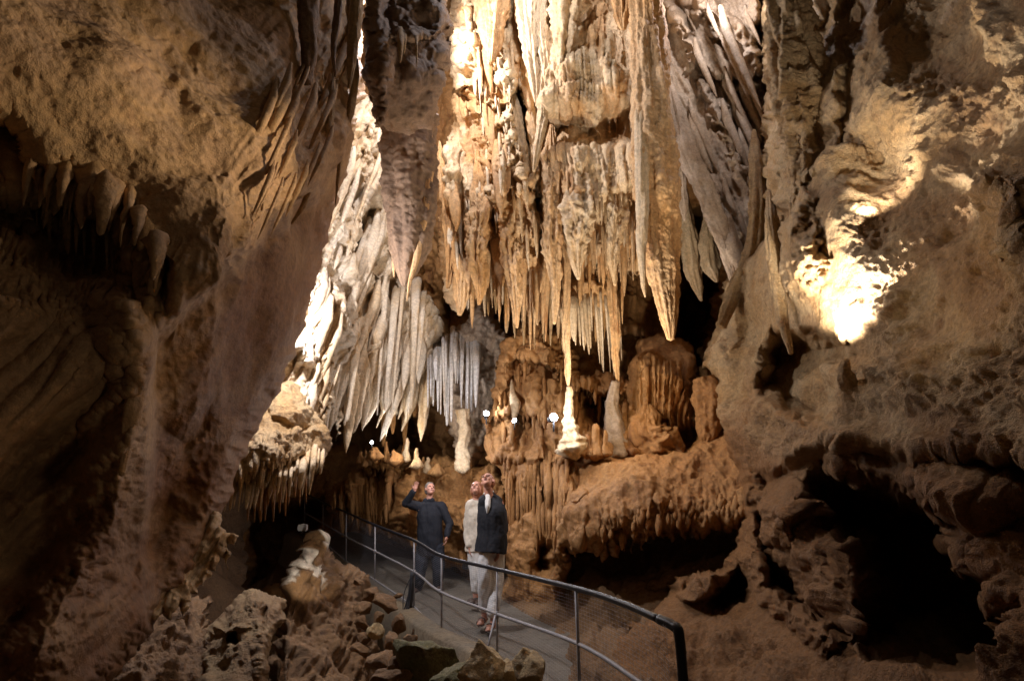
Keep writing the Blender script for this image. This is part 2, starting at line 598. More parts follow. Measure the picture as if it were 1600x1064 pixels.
def ribs(parent_obj, sname, part, n, region, ln, w, mat, seed=0, lean=0.0, out=0.03, blade=1.0, sharp=2.0, nn=9):
    """many fine fused dripstone ribs growing out of a surface, one part of its thing"""
    r = random.Random(seed)
    reg = np.asarray(region, float)
    lo, hi = reg.min(0), reg.max(0)
    Vs, Fs, k = [], [], 0
    tries = 0
    while n > 0 and tries < 20000:
        tries += 1
        x, y = r.uniform(lo[0], hi[0]), r.uniform(lo[1], hi[1])
        if poly_sd(reg, np.array([x]), np.array([y]))[0] < 0: continue
        D0, sd = surf(sname, x, y)
        if sd < 3: continue
        L_ = ln[0] + (ln[1] - ln[0]) * r.random() ** sharp
        ww = w * math.exp(r.gauss(0, .35)) * (.5 + .5 * min(1, L_ / ln[1] * 2))
        lx = lean * L_
        Ds = [surf(sname, x + lx * t, y + L_ * t)[0] for t in (0, .25, .5, .75)]
        Ym = min(Ds)
        pts = [(x, y - ww, ww * .2), (x + lx * .12, y + L_ * .12, ww * .5), (x + lx * .5, y + L_ * .5, ww * .42), (x + lx * .8 + r.uniform(-.5, .5), y + L_ * .8, ww * .28), (x + lx, y + L_, .5)]
        Yl = [Ds[0] + .03, (Ds[0] + Ym) / 2, Ym - out, Ym - out, Ym - out]
        V, F_ = lobe_geo(pts, Yl, depth=blade, n=nn, ring=3.0, seed=seed * 97 + n, flut=.15, fb=.2)
        Vs.append(V); Fs.append(F_ + k); k += len(V)
        n -= 1
    loc = np.array(parent_obj.location[:])
    o = mesh_obj(part, np.vstack(Vs) - loc, np.vstack(Fs), mat, parent_obj)
    return o

# ------------------------------------------------------------------ the cave's shell
ORD = ['first', 'second', 'third', 'fourth', 'fifth', 'sixth', 'seventh', 'eighth', 'ninth', 'tenth', 'eleventh', 'twelfth',
       'thirteenth', 'fourteenth', 'fifteenth', 'sixteenth', 'seventeenth', 'eighteenth', 'nineteenth', 'twentieth',
       'twenty-first', 'twenty-second', 'twenty-third', 'twenty-fourth', 'twenty-fifth', 'twenty-sixth', 'twenty-seventh', 'twenty-eighth', 'twenty-ninth', 'thirtieth']


def comb(n, x0, x1, top, tips, w, Y, mat, what, where, group, seed=0, lean=0.0, jit=0.35, depth=1.0, flut=.12, curve=0.0, bulb=0.0, name='stalactite', fb=.12, cat=None, nn=12, root=.8):
    """n separate hanging stalactites between x0 and x1; top and tips are pixel polylines"""
    r = random.Random(seed)
    top = np.asarray(top, float); tips = np.asarray(tips, float)
    xs = sorted(x0 + (x1 - x0) * (i + 0.5 + r.uniform(-jit, jit)) / n for i in range(n))
    for i, x in enumerate(xs):
        yt = np.interp(x, top[:, 0], top[:, 1])
        yb = np.interp(x, tips[:, 0], tips[:, 1])
        yb = yt + (yb - yt) * r.choice([r.uniform(0.35, 0.75), r.uniform(0.7, 1.05), r.uniform(.85, 1.0)])
        ww = w * math.exp(r.gauss(-.05, .33))
        L = yb - yt
        lx = lean * L + r.uniform(-.03, .03) * L
        c = curve * L * r.uniform(.5, 1.5)
        yt += r.uniform(-.12, .12) * L; YY = Y + r.uniform(-.12, .12)
        pts = [(x - lx * .2, yt - 26, ww * (.75 if root > .5 else 1.2)), (x, yt, ww * .6), (x + lx * .2 + c, yt + L * .2, ww * .5), (x + lx * .6 + c * .8, yt + L * .6, ww * .5 * (.72 + bulb)),
               (x + lx * .85 + c * .3, yt + L * .87, ww * .5 * .45), (x + lx, yb, max(.45, ww * .5 * .14))]
        o = lobe(name, pts, [YY + root, YY + .12 * root, YY, YY, YY, YY], mat, depth=depth, n=nn, ring=3.0, seed=seed * 31 + i, flut=flut, fb=fb)
        tag(o, '%s, %s from the left %s' % (what, ORD[min(i, 29)], where), cat or name.replace('_', ' '), group)


def L(name, pts, Y, mat, label, cat, group=None, **k):
    if pts[0][1] > 0 and name in ('stalactite', 'drapery', 'rock_rib') and np.isscalar(Y):
        x, y, w = pts[0]
        pts = [(x - (pts[1][0] - x) * .3, y - 1.6 * w - 14, w * .2), (x, y, w * .75)] + pts[1:]
        Y = [Y + .35, Y + .06] + [Y] * (len(pts) - 2)
    return tag(lobe(name, pts, Y, mat, **k), label, cat, group)


# ---- back wall
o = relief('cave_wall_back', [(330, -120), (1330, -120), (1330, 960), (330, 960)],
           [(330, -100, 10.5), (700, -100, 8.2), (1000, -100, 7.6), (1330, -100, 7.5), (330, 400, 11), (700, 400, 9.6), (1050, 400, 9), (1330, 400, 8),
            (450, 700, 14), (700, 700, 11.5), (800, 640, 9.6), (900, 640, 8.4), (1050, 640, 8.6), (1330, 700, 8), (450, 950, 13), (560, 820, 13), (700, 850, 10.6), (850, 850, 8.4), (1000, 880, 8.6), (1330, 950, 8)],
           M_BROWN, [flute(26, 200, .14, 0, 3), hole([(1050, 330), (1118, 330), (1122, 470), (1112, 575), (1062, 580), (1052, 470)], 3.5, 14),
                     hole([(745, 490), (790, 480), (800, 540), (760, 560)], 1.6, 10), hole([(850, 440), (880, 440), (885, 520), (855, 540)], 1.5, 10),
                     hole([(500, 690), (560, 600), (640, 640), (660, 700), (560, 720)], 2.0, 14), hole([(380, 790), (520, 780), (500, 900), (380, 940)], 3, 30),
                     tier([(700, 470), (760, 475), (820, 500)], .8, 12, 12, 70, 4), tier([(780, 640), (880, 650), (960, 640)], .5, 20, 12, 60, 5),
                     tier([(980, 530), (1090, 535)], .5, 12, 9, 60, 6)],
           2.4, (20, .6), [('fbm', 1.2, .35), ('ridge', 3.2, .10), ('fbm', 9, .03)], 1)
tag(o, kind='structure')

# ---- left wall
LW = [(575, -120), (572, 0), (566, 60), (570, 130), (563, 205), (540, 265), (520, 330), (500, 420), (478, 510), (440, 590), (408, 655), (372, 745),
      (338, 830), (300, 905), (262, 945), (232, 985), (196, 1030), (165, 1064), (130, 1160), (-130, 1160), (-130, -120)]
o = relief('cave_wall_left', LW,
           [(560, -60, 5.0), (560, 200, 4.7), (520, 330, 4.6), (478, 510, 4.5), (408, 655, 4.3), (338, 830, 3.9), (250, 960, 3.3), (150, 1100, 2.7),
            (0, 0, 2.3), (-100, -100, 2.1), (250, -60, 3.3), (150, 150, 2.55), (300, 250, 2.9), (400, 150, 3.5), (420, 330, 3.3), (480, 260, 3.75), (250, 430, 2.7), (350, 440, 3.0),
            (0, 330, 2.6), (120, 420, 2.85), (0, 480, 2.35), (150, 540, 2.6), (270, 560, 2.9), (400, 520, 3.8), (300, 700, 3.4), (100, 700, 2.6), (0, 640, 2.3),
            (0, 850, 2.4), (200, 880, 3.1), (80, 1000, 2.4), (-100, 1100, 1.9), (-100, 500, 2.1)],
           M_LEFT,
           [tier([(-60, 150), (20, 190), (60, 235), (110, 262), (160, 285), (205, 320), (235, 385), (262, 420)], .42, 34, 26, 70, 11, 4, 14),
            hole([(-60, 280), (80, 290), (190, 350), (232, 440), (225, 500), (175, 470), (90, 420), (0, 370), (-60, 350)], .32, 40, 12), flute(16, 40, .05, .4, 27, True, [(-60, 300), (80, 300), (200, 370), (215, 480), (60, 500), (-60, 480)], 30),
            flute(58, 220, .07, 1.1, 21, False, [(-130, 520), (330, 500), (360, 800), (100, 1160), (-130, 1160)]),
            flute(34, 120, .02, 1.0, 22, True, [(400, -100), (560, -100), (560, 260), (430, 330), (360, 300), (390, 120)], 40),
            flute(20, 100, .05, .5, 25, True, [(225, 360), (330, 420), (250, 560), (200, 540)], 30),
            hole([(-60, 800), (40, 690), (130, 640), (150, 700), (110, 900), (20, 1040), (-60, 1100)], .3, 70, 8),
            hole([(245, 660), (330, 640), (350, 700), (320, 830), (230, 930), (150, 960), (210, 800)], .3, 70, 8),
            ridge([(560, 0), (545, 130), (520, 230), (440, 330), (380, 420)], 26, .14, 1), ridge([(430, -20), (520, 40), (505, 120)], 30, .2, 1),
            ridge([(205, 480), (215, 600), (195, 700), (170, 820), (60, 1010)], 60, .22, 1.2), ridge([(360, 340), (330, 560), (260, 760)], 60, .1, 1.3),
            hole([(205, 60), (330, 50), (320, 130), (240, 165), (190, 130)], .10, 40, 10),
            tier([(235, 530), (300, 478), (380, 425), (440, 352), (500, 292), (548, 232)], .55, 3, 40, 500, 15, 22, 10)],
           2.0, (34, .8), [('fbm', .9, .14), ('ridge', 2.2, .02), ('fbm', 6, .016), ('pits', 7, .02), ('pits', 16, .008), ('fbm', 22, .006)], 2,
           amask=lambda X, Y: 1 - .62 * sstep(-10, 60, Y - np.interp(X, [-130, 235, 300, 380, 440, 500, 560], [620, 545, 480, 430, 358, 300, 235])),
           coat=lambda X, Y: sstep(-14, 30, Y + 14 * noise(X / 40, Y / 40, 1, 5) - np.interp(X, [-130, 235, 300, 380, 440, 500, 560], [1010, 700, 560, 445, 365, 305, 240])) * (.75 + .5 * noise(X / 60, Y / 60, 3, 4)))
ribs(o, 'cave_wall_left', 'drip_ribs', 46, [(-20, 195), (60, 240), (130, 270), (200, 315), (255, 400), (262, 430), (225, 400), (190, 345), (120, 300), (50, 275), (-20, 235)], (22, 75), 15, M_LEFT, 14, -.22, .02, .8, 1.3, 14)
ribs(o, 'cave_wall_left', 'drip_ribs', 22, [(430, 100), (550, 60), (545, 200), (470, 300), (420, 280)], (40, 120), 10, M_LEFT, 15, -.45, .01, .7, 1.3, 14)

tag(o, kind='structure')

# ---- right wall
RW = [(1178, -120), (1186, 0), (1196, 90), (1192, 160), (1186, 230), (1200, 320), (1180, 375), (1140, 430), (1116, 480), (1108, 540), (1120, 600), (1118, 660),
      (1150, 740), (1160, 790), (1150, 850), (1128, 880), (1060, 905), (1010, 960), (940, 1010), (960, 1160), (1730, 1160), (1730, -120)]
HOLE1 = [(1262, 778), (1285, 728), (1335, 732), (1370, 752), (1400, 768), (1440, 760), (1480, 772), (1510, 800), (1530, 855), (1575, 905), (1600, 960), (1590, 1020), (1490, 1050), (1400, 1040),
         (1340, 1000), (1350, 900), (1330, 850), (1290, 830)]
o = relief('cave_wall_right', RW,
           [(1190, -60, 6.6), (1190, 150, 6.3), (1190, 300, 6.0), (1120, 480, 6.5), (1112, 560, 6.4), (1130, 660, 6.0), (1155, 800, 5.3), (1060, 940, 4.7), (1000, 1064, 4.0), (1150, 1100, 3.4),
            (1250, 180, 5.2), (1300, 60, 5.2), (1340, 230, 4.9), (1298, 310, 4.4), (1285, 420, 4.62), (1280, 505, 4.95), (1230, 440, 5.0), (1350, 450, 4.2), (1390, 165, 4.2), (1385, 255, 4.65), (1480, 80, 3.9), (1600, 60, 3.0), (1600, 350, 2.75), (1480, 350, 3.5),
            (1600, 620, 2.7), (1460, 560, 3.5), (1340, 640, 4.2), (1230, 680, 4.7), (1290, 720, 4.3), (1440, 700, 3.45), (1600, 800, 2.8), (1600, 1000, 2.6), (1380, 1050, 3.2),
            (1200, 900, 4.6), (1250, 1000, 4.0), (1700, 400, 2.4), (1700, -80, 2.7), (1700, 1100, 2.2)],
           M_TAN,
           [tier([(1150, 745), (1210, 740), (1262, 712), (1300, 694), (1380, 702), (1450, 716), (1520, 708), (1600, 722), (1700, 720)], .40, 3, 40, 120, 31, 16, 10),
            hole([(1212, 512), (1250, 518), (1300, 524), (1332, 530), (1338, 566), (1312, 590), (1314, 640), (1260, 668), (1222, 650), (1190, 600), (1192, 545)], 1.15, 26, 8),
            hole(HOLE1, 2.4, 60, 8), hole([(1185, 800), (1200, 812), (1222, 880), (1262, 930), (1290, 962), (1240, 955), (1200, 920), (1186, 860)], 1.0, 26, 4),
            hole([(1108, 905), (1165, 880), (1190, 930), (1150, 940), (1105, 960)], .9, 20, 8),
            ridge([(1262, 60), (1285, 150)], 30, .1), ridge([(1215, -80), (1222, 60), (1235, 180), (1225, 300), (1255, 420)], 42, .5, .8, 8, 6),
            hole([(1330, -60), (1370, 0), (1345, 90), (1330, 190), (1318, 240), (1305, 120), (1310, 0)], .35, 20),
            hole([(1380, -60), (1520, -60), (1500, 60), (1460, 100), (1420, 120), (1380, 60)], .4, 50, 16),
            ridge([(1640, 330), (1560, 300), (1500, 270)], 30, .12), ridge([(1655, 440), (1590, 330)], 26, .2),
            bump(1530, 760, 90, 40, .25, 10, 3), ridge([(1170, 760), (1178, 850), (1210, 930), (1290, 1000)], 26, .35, .8, 6, 8),
            bump(1230, 800, 40, 60, .3), bump(1095, 905, 46, 34, .4, -20), tier([(1030, 955), (1100, 960), (1190, 985), (1260, 1010)], .0, 6, 20, 50, 33),
            flute(18, 60, .05, -.3, 34, True, [(1120, 420), (1190, 400), (1200, 560), (1120, 600)], 30),
            ridge([(1230, 790), (1262, 860), (1300, 900), (1330, 960)], 36, .35, 1, 4, 9), bump(1255, 30, 30, 60, .2, 20, 2), flute(9, 80, .03, -.2, 35, True, [(1240, -60), (1300, -60), (1310, 80), (1255, 60)], 12)],
           2.0, (26, .9), [('fbm', 1.0, .20), ('ridge', 2.4, .03), ('fbm', 6, .035), ('pits', 7, .05), ('pits', 13, .04), ('pits', 26, .016), ('ridge', 5, .03), ('ridge', 12, .014), ('fbm', 18, .016)], 3, 5,
           amask=lambda X, Y: (1 - .6 * sstep(110, 30, np.hypot((X - 1290) * .8, Y - 470))) * (.75 + 1.1 * np.clip(fbm(X / 120, Y / 90, 8, 16), -.4, .6)),
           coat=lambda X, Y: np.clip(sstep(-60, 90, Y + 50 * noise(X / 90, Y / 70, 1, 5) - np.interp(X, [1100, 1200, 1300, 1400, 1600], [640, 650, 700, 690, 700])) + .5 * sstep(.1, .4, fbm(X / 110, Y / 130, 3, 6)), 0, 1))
tag(o, kind='structure')

# rounded lip that hides the niche lamp
L('rock_lip', [(1322, 562, 6), (1318, 578, 11), (1324, 598, 14), (1336, 618, 14), (1350, 640, 8)], 4.15, M_TAN,
  'rounded pale rock lip glowing beside the bright niche of the right wall', 'rock lip', seed=5, depth=.9, fb=.2)

# ---- ceiling over the back
o = relief('cave_ceiling', [(540, -260), (1300, -260), (1300, -20), (1100, -10), (900, -15), (700, -20), (600, -30)],
           [(540, -260, 5.0), (1300, -260, 4.5), (600, -30, 7.0), (900, -20, 7.2), (1300, -20, 7.0)], M_TAN, [], 4, (10, .2),
           [('fbm', 1.2, .3), ('fbm', 5, .05)], 4)
tag(o, kind='structure')

# ---- pale cascade behind the left wall
CAS = [(560, 150), (606, 150), (612, 260), (608, 340), (622, 430), (668, 470), (684, 520), (676, 570)] + fringe((674, 590), (640, 610), 3, 60, 1)[0:] + \
      fringe((640, 600), (598, 600), 4, 70, 2) + fringe((596, 600), (545, 600), 4, 70, 3) + fringe((540, 600), (500, 640), 4, 90, 4) + [(490, 740), (420, 760), (380, 640), (400, 500), (480, 300)]
o = relief('flowstone_cascade', CAS,
           [(580, 160, 7.6), (600, 400, 8.0), (480, 500, 7.4), (430, 700, 7.4), (560, 560, 7.9), (670, 480, 8.6), (660, 600, 8.6), (420, 500, 7.2)],
           M_CASC, [flute(27, 260, .30, .42, 41, True, None), flute(10, 120, .07, .38, 42), tier([(560, 470), (600, 440), (660, 470)], .25, 26, 20, 90, 43),
                     ridge([(592, 210), (560, 360), (530, 480), (505, 640)], 22, .30, .8, 6, 2), ridge([(545, 300), (520, 420), (470, 560)], 16, .2, .8, 6, 3),
                     hole([(575, 300), (600, 330), (560, 420), (545, 400)], .3, 12)],
           1.8, (16, .5), [('fbm', 1.5, .2), ('ridge', 6, .05, .4), ('billow', 14, .02), ('fbm', 30, .008)], 5)
tag(o, 'brilliant white flowstone cascade with slanting folds, lit behind the dark left wall', 'flowstone')
ribs(o, 'flowstone_cascade', 'drip_ribs', 60, [(560, 210), (606, 230), (620, 420), (680, 480), (670, 600), (500, 640), (440, 640), (520, 380)], (30, 150), 13, M_CASC, 4, -.38, .04)
ribs(o, 'flowstone_cascade', 'fringe', 34, [(600, 500), (676, 510), (670, 590), (520, 640)], (50, 110), 15, M_CASC, 5, -.1, .05, .6)

comb(9, 535, 672, [(540, 540), (600, 450), (668, 480)], [(540, 640), (590, 655), (620, 670), (668, 650)], 12, 7.7, M_CASC, 'long cream ribbon stalactite',
     "along the white cascade's lower edge", 'ribbon stalactites on the white cascade', 7, -.07, .3, .5, .3)
comb(8, 498, 560, [(498, 600), (560, 540)], [(498, 735), (530, 690), (560, 650)], 14, 7.45, M_CASC, 'glossy folded stalactite', "at the white cascade's foot",
     'stalactites at the foot of the white cascade', 8, -.1, .3, .6, .3)
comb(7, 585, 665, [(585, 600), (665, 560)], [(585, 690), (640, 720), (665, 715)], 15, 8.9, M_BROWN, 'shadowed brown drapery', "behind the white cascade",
     'shadowed draperies behind the cascade', 9, 0, .3, .5, .35, name='drapery')

# ---- shelf with icicles, lower left
SH = [(400, 640), (430, 600), (462, 588), (490, 610), (505, 650), (515, 690), (508, 712)] + fringe((506, 712), (350, 752), 17, 34, 12) + [(330, 800), (320, 740), (350, 690)]
o = relief('icicle_shelf', SH, [(400, 640, 6.6), (505, 650, 6.9), (505, 730, 6.7), (330, 780, 5.9), (420, 700, 6.2), (450, 600, 7.2)], M_TAN,
           [tier([(340, 700), (400, 690), (460, 672), (515, 670)], -.22, 8, 14, 60, 51), flute(9, 40, .04, .3, 52, True, [(330, 700), (520, 690), (520, 800), (320, 800)], 10),
            bump(455, 625, 36, 40, .2)], 1.6, (12, .4), [('fbm', 3, .08), ('ridge', 8, .03), ('fbm', 20, .012)], 6)
tag(o, 'cream dripstone shelf with a domed top, hanging at the lower left', 'flowstone')
ribs(o, 'icicle_shelf', 'fringe', 70, [(350, 715), (505, 690), (506, 725), (350, 770)], (12, 50), 6, M_TAN, 7, -.1, .03)
comb(22, 352, 506, [(352, 756), (420, 742), (506, 712)], [(352, 800), (400, 800), (440, 790), (480, 775), (500, 775), (506, 740)], 6.5, 6.15, M_CREAM, 'small icicle-like stalactite', 'on the cream shelf',
     'icicle-like stalactites on the cream shelf', 13, -.12, .35, .8, .2)
comb(12, 385, 480, [(385, 765), (480, 750)], [(385, 830), (480, 790)], 6, 6.5, M_BROWN, 'short brown stalactite', "in the row behind the cream shelf",
     'short stalactites behind the cream shelf', 14, 0, .35, .8, .2)

# ---- strip of pale curtain down the edge of the left wall
ST = [(325, 790), (345, 815), (372, 838)] + fringe((372, 838), (352, 850), 2, 40, 15) + fringe((350, 850), (300, 930), 5, 22, 16, (.2, 1)) + fringe((298, 930), (235, 965), 3, 26, 17) + \
     fringe((235, 965), (180, 1020), 4, 16, 18) + [(150, 1030), (210, 930), (280, 850)]
o = relief('edge_curtain', ST, [(340, 810, 4.3), (370, 850, 4.35), (300, 900, 4.1), (200, 1000, 3.5), (250, 930, 3.8)], M_CREAM,
           [flute(14, 60, .05, .5, 53)], 1.6, (9, .2), [('fbm', 4, .05), ('fbm', 15, .015)], 7)
tag(o, 'thin ragged strip of pale curtain trailing down the edge of the left wall', 'curtain')

# ---- dark hanging block and the column behind it
BL = [(566, -120), (568, 0), (576, 60), (572, 130), (586, 200), (600, 212), (640, 210), (668, 196), (684, 170), (694, 110), (706, 40), (706, -120)]
o = relief('hanging_block', BL, [(570, 0, 4.5), (700, 0, 4.7), (640, 100, 4.2), (600, 200, 4.5), (680, 180, 4.7)], M_DARK,
           [flute(40, 300, .06, 0, 54, False), tier([(610, 62), (640, 68), (680, 60), (700, 40)], .22, 8, 20, 90, 55), ridge([(588, -20), (596, 100), (592, 200)], 16, .16)],
           1.8, (22, .5), [('fbm', 2, .12), ('ridge', 5, .03), ('fbm', 14, .015)], 8)
tag(o, 'huge dark hanging rock block with a rounded lower edge at the top', 'rock block')
comb(3, 615, 655, [(615, 58), (655, 66)], [(615, 100), (655, 120)], 8, 4.02, M_TAN, 'small pale spike', "on the dark hanging block", 'spikes on the dark hanging block', 15)
L('rock_column', [(640, 190, 52), (642, 250, 50), (642, 330, 42), (640, 390, 32), (634, 430, 14), (632, 446, 5)], 5.7, M_DARK,
  'broad brown tapering column hanging under the dark block', 'column', seed=9, depth=.8, ring=2, n=90, fb=.16, flut=.16)
comb(5, 612, 652, [(612, 380), (652, 370)], [(612, 470), (640, 450), (652, 480)], 11, 5.9, M_OCHRE, 'knobbly ochre stalactite', "at the brown column's foot",
     'stalactites at the foot of the brown column', 16, 0, .3, .8, .2)
L('stalactite', [(668, 190, 9), (672, 260, 8), (664, 330, 7), (652, 400, 6), (640, 440, 3), (636, 470, 1)], 5.6, M_OCHRE, 'slender ochre rib running down the right side of the brown column', 'stalactite', seed=10)
for i, (pts, y, lab) in enumerate([
        ([(486, -40, 20), (480, 30, 18), (484, 90, 14), (478, 130, 8)], 3.9, 'dark knobbly pendant nearest the smooth left wall'),
        ([(530, -40, 9), (528, 20, 7), (520, 80, 5), (524, 120, 2)], 4.0, 'thin dark pendant between knobbly rock and the pale horn'),
        ([(560, -40, 14), (556, 30, 12), (550, 90, 9), (547, 128, 4), (545, 138, 3)], 4.0, 'tan horn-shaped stalactite beside the dark hanging block'),
        ([(520, 130, 6), (514, 200, 7), (500, 260, 6), (470, 330, 4), (455, 350, 2)], 4.15, 'long curved rib trailing down the left wall edge'),
        ([(556, 120, 8), (548, 170, 7), (536, 215, 6), (528, 280, 3), (524, 320, 1)], 4.3, 'tan rib hanging at the corner of the left wall')]):
    L('stalactite', pts, y, [M_DARK, M_DARK, M_TAN, M_TAN, M_TAN][i], lab, 'stalactite', seed=20 + i, fb=.25)
comb(19, -20, 262, [(-20, 215), (60, 262), (130, 288), (200, 330), (262, 425)], [(-20, 300), (60, 330), (130, 350), (200, 390), (262, 480)], 13, 2.62, M_LEFT, 'stubby drooping stalactite',
     "round the dark pocket in the left wall", 'stubby stalactites round the left pocket', 17, -.2, .4, .8, .3, -.05, -.1, fb=.3, root=.12)
comb(14, 10, 215, [(10, 290), (215, 400)], [(10, 350), (215, 460)], 7, 3.0, M_TAN, 'tiny pale stalactite', "inside the left wall's dark pocket", 'tiny stalactites inside the left pocket', 18, 0, .45, root=.3)
L('stalactite', [(215, 590, 14), (208, 640, 13), (198, 690, 9), (192, 730, 5), (190, 742, 4)], 2.62, M_LEFT, 'single blunt stalactite hanging low on the left wall', 'stalactite', seed=33, fb=.1)

# ---- central curtain
CC = [(700, -120), (706, 0), (700, 90), (712, 150), (704, 200), (690, 250), (694, 330), (688, 400)] + [(696, 440), (716, 488), (730, 470), (733, 430)] + \
     fringe((735, 420), (800, 430), 6, 50, 21) + fringe((800, 440), (870, 440), 6, 90, 22) + [(872, 370)] + fringe((876, 350), (900, 400), 2, 30, 27) + fringe((900, 400), (1000, 400), 9, 50, 23) + [(1030, 380), (1032, 0), (1032, -120)]
o = relief('central_curtain', CC,
           [(700, 0, 7.0), (700, 400, 7.2), (760, 200, 6.7), (850, 0, 6.3), (900, 150, 6.2), (920, 300, 6.3), (1030, 0, 6.3), (1030, 400, 6.6), (850, 440, 6.9), (740, 300, 6.8)],
           M_OCHRE,
           [tier([(838, 170), (862, 200), (900, 182), (940, 214), (985, 176)], .28, 16, 16, 60, 61, 12), tier([(838, 290), (866, 340), (905, 318), (940, 348), (985, 300)], .42, 40, 15, 110, 62, 12),
            tier([(690, 378), (740, 396), (800, 376)], .35, 26, 13, 60, 63), tier([(695, 230), (740, 252), (790, 240)], -.28, 6, 20, 90, 64),
            tier([(700, 150), (740, 140), (772, 175)], .35, 18, 14, 60, 65),
            ridge([(722, -40), (738, 90), (765, 190), (790, 310)], 26, .38, .8, 7, 11), ridge([(760, -40), (790, 80), (806, 210), (828, 330), (850, 440)], 20, .34, .8, 6, 12),
            hole([(800, 90), (818, 150), (838, 250), (828, 300), (806, 220)], .9, 12), hole([(824, 290), (842, 300), (856, 400), (846, 420)], .8, 10), hole([(735, 395), (760, 388), (766, 440), (740, 446)], .6, 10), hole([(905, 350), (930, 345), (938, 400), (910, 405)], .5, 10),
            flute(17, 140, .10, 0, 66, True, [(690, 250), (1030, 300), (1030, 500), (690, 500)], 40), flute(7.5, 120, .05, 0, 67), flute(34, 260, .14, -.1, 68, False),
            bump(915, 105, 84, 95, .45, 0, 3), bump(925, 260, 76, 66, .36, 0, 4), bump(745, 235, 44, 60, -.25, 0, 5), flute(13, 90, .08, 0, 76, True, [(690, 300), (800, 290), (800, 440), (690, 440)], 16), flute(8, 90, .06, -.35, 69, True, [(765, 90), (800, 90), (815, 300), (780, 300)], 10)],
           1.7, (14, .6), [('fbm', 1.7, .16), ('ridge', 7, .045, .25), ('billow', 13, .02, .3), ('billow', 28, .014, .5), ('fbm', 50, .006)], 9,
           coat=lambda X, Y: sstep(-.15, .25, fbm(X / 60, Y / 110, 2, 7) + .45 - Y / 620.0))
tag(o, 'great ochre dripstone curtain in stepped tiers, hanging in the centre', 'curtain')
ribs(o, 'central_curtain', 'drip_ribs', 110, [(706, -20), (835, -20), (832, 300), (860, 420), (700, 440), (690, 300), (760, 250), (730, 150)], (14, 80), 7, M_CREAM, 1, 0.05, .02)
ribs(o, 'central_curtain', 'tongue', 16, [(730, -20), (840, -20), (860, 370), (700, 380), (700, 300), (780, 280)], (50, 130), 22, M_OCHRE, 12, .08, .03, .6, 1.3, 20)
ribs(o, 'central_curtain', 'fringe', 90, [(735, 380), (872, 385), (1000, 330), (1000, 400), (870, 470), (735, 440)], (25, 110), 8, M_OCHRE, 2, 0, .03)
ribs(o, 'central_curtain', 'tier_fringe', 70, [(838, 295), (990, 300), (990, 335), (838, 350)], (14, 60), 7, M_CREAM, 3, 0, .03)

cl = [([(780, -60, 26), (776, 10, 22), (772, 60, 13), (768, 96, 5)], 6.1, 'short tongue of ochre rock at the top edge, left of centre'),
      ([(818, -60, 16), (822, 30, 16), (830, 90, 11), (836, 135, 6), (838, 160, 2)], 6.0, 'tapering ochre stalactite over the dark cleft of the curtain'),
      ([(846, -60, 12), (844, 40, 14), (852, 110, 12), (850, 180, 9), (838, 240, 6), (834, 268, 2)], 6.0, 'long rough stalactite ending above the second curtain tier'),
      ([(905, -60, 30), (890, 20, 34), (880, 80, 24), (878, 120, 10), (876, 140, 4)], 5.85, 'rough bulging lobe on the top tier of the curtain'),
      ([(976, -60, 24), (974, 0, 20), (972, 30, 11), (974, 46, 4)], 5.6, 'smooth amber tooth against the top edge, left of the giant stalactite'),
      ([(800, 150, 10), (812, 230, 12), (822, 290, 10), (815, 330, 5), (813, 345, 1)], 6.3, 'lit knobbly stalactite at the end of the slanting rib'),
      ([(712, 380, 12), (722, 430, 14), (722, 470, 9), (718, 492, 3)], 6.7, 'broad amber tongue hanging at the left foot of the curtain'),
      ([(690, 250, 9), (700, 330, 10), (704, 400, 8), (700, 450, 3)], 6.8, 'ochre rib down the left border of the curtain'),
      ([(870, 300, 8), (880, 370, 7), (886, 420, 6), (884, 470, 5), (886, 540, 4.5), (888, 590, 3.5), (888, 602, 1.5)], 6.25, 'very long thin stalactite reaching down to the pale lit stalagmite'),
      ([(952, 350, 8), (956, 430, 7), (960, 500, 7), (962, 560, 5), (966, 602, 1.5)], 6.6, 'long stalactite at the right end of the thin comb')]
cl += [([(800, 240, 10), (806, 320, 22), (800, 390, 20), (806, 440, 11), (808, 512, 2)], 6.35, 'bulky ribbed mass hanging left of the dark cleft in the curtain'),
       ([(905, 250, 14), (908, 330, 27), (900, 385, 15), (904, 436, 3)], 6.05, 'stout blunt lobe in the middle of the second tier'),
       ([(862, 210, 9), (866, 300, 17), (861, 380, 15), (868, 440, 8), (866, 506, 2)], 6.15, 'long broad ribbed stalactite between cleft and second tier'),
       ([(956, 240, 9), (962, 330, 16), (956, 395, 9), (961, 446, 2)], 6.05, 'ribbed stalactite just left of the giant spear'),
       ([(748, 270, 12), (752, 340, 22), (744, 400, 18), (750, 450, 8), (748, 476, 2)], 6.55, 'wide fluted skirt below the smooth amber hollow')]
for i, (pts, y, lab) in enumerate(cl):
    L('stalactite', pts, y, M_CREAM if i in (1, 2, 3, 5, 11, 13) else M_OCHRE, lab, 'stalactite', seed=40 + i, fb=.4, flut=.4, n=64, ring=1.8)
L('stalactite', [(1010, -90, 30), (1012, 20, 30), (1016, 120, 33), (1020, 220, 38), (1025, 300, 37), (1030, 370, 31), (1036, 430, 24), (1043, 480, 16), (1047, 515, 9), (1048, 530, 5)], 5.5, M_OCHRE,
  'giant pointed stalactite, the longest and broadest spear right of centre', 'stalactite', seed=60, n=140, fb=.16, flut=.2, depth=.8, ring=1.6)
L('stalactite', [(1000, 180, 12), (1003, 260, 12), (1004, 340, 10), (1002, 400, 7), (1006, 450, 4), (1008, 464, 1)], 5.35, M_CREAM, 'pale fluted rib fused to the left flank of the giant stalactite', 'stalactite', seed=61, fb=.2, flut=.25)
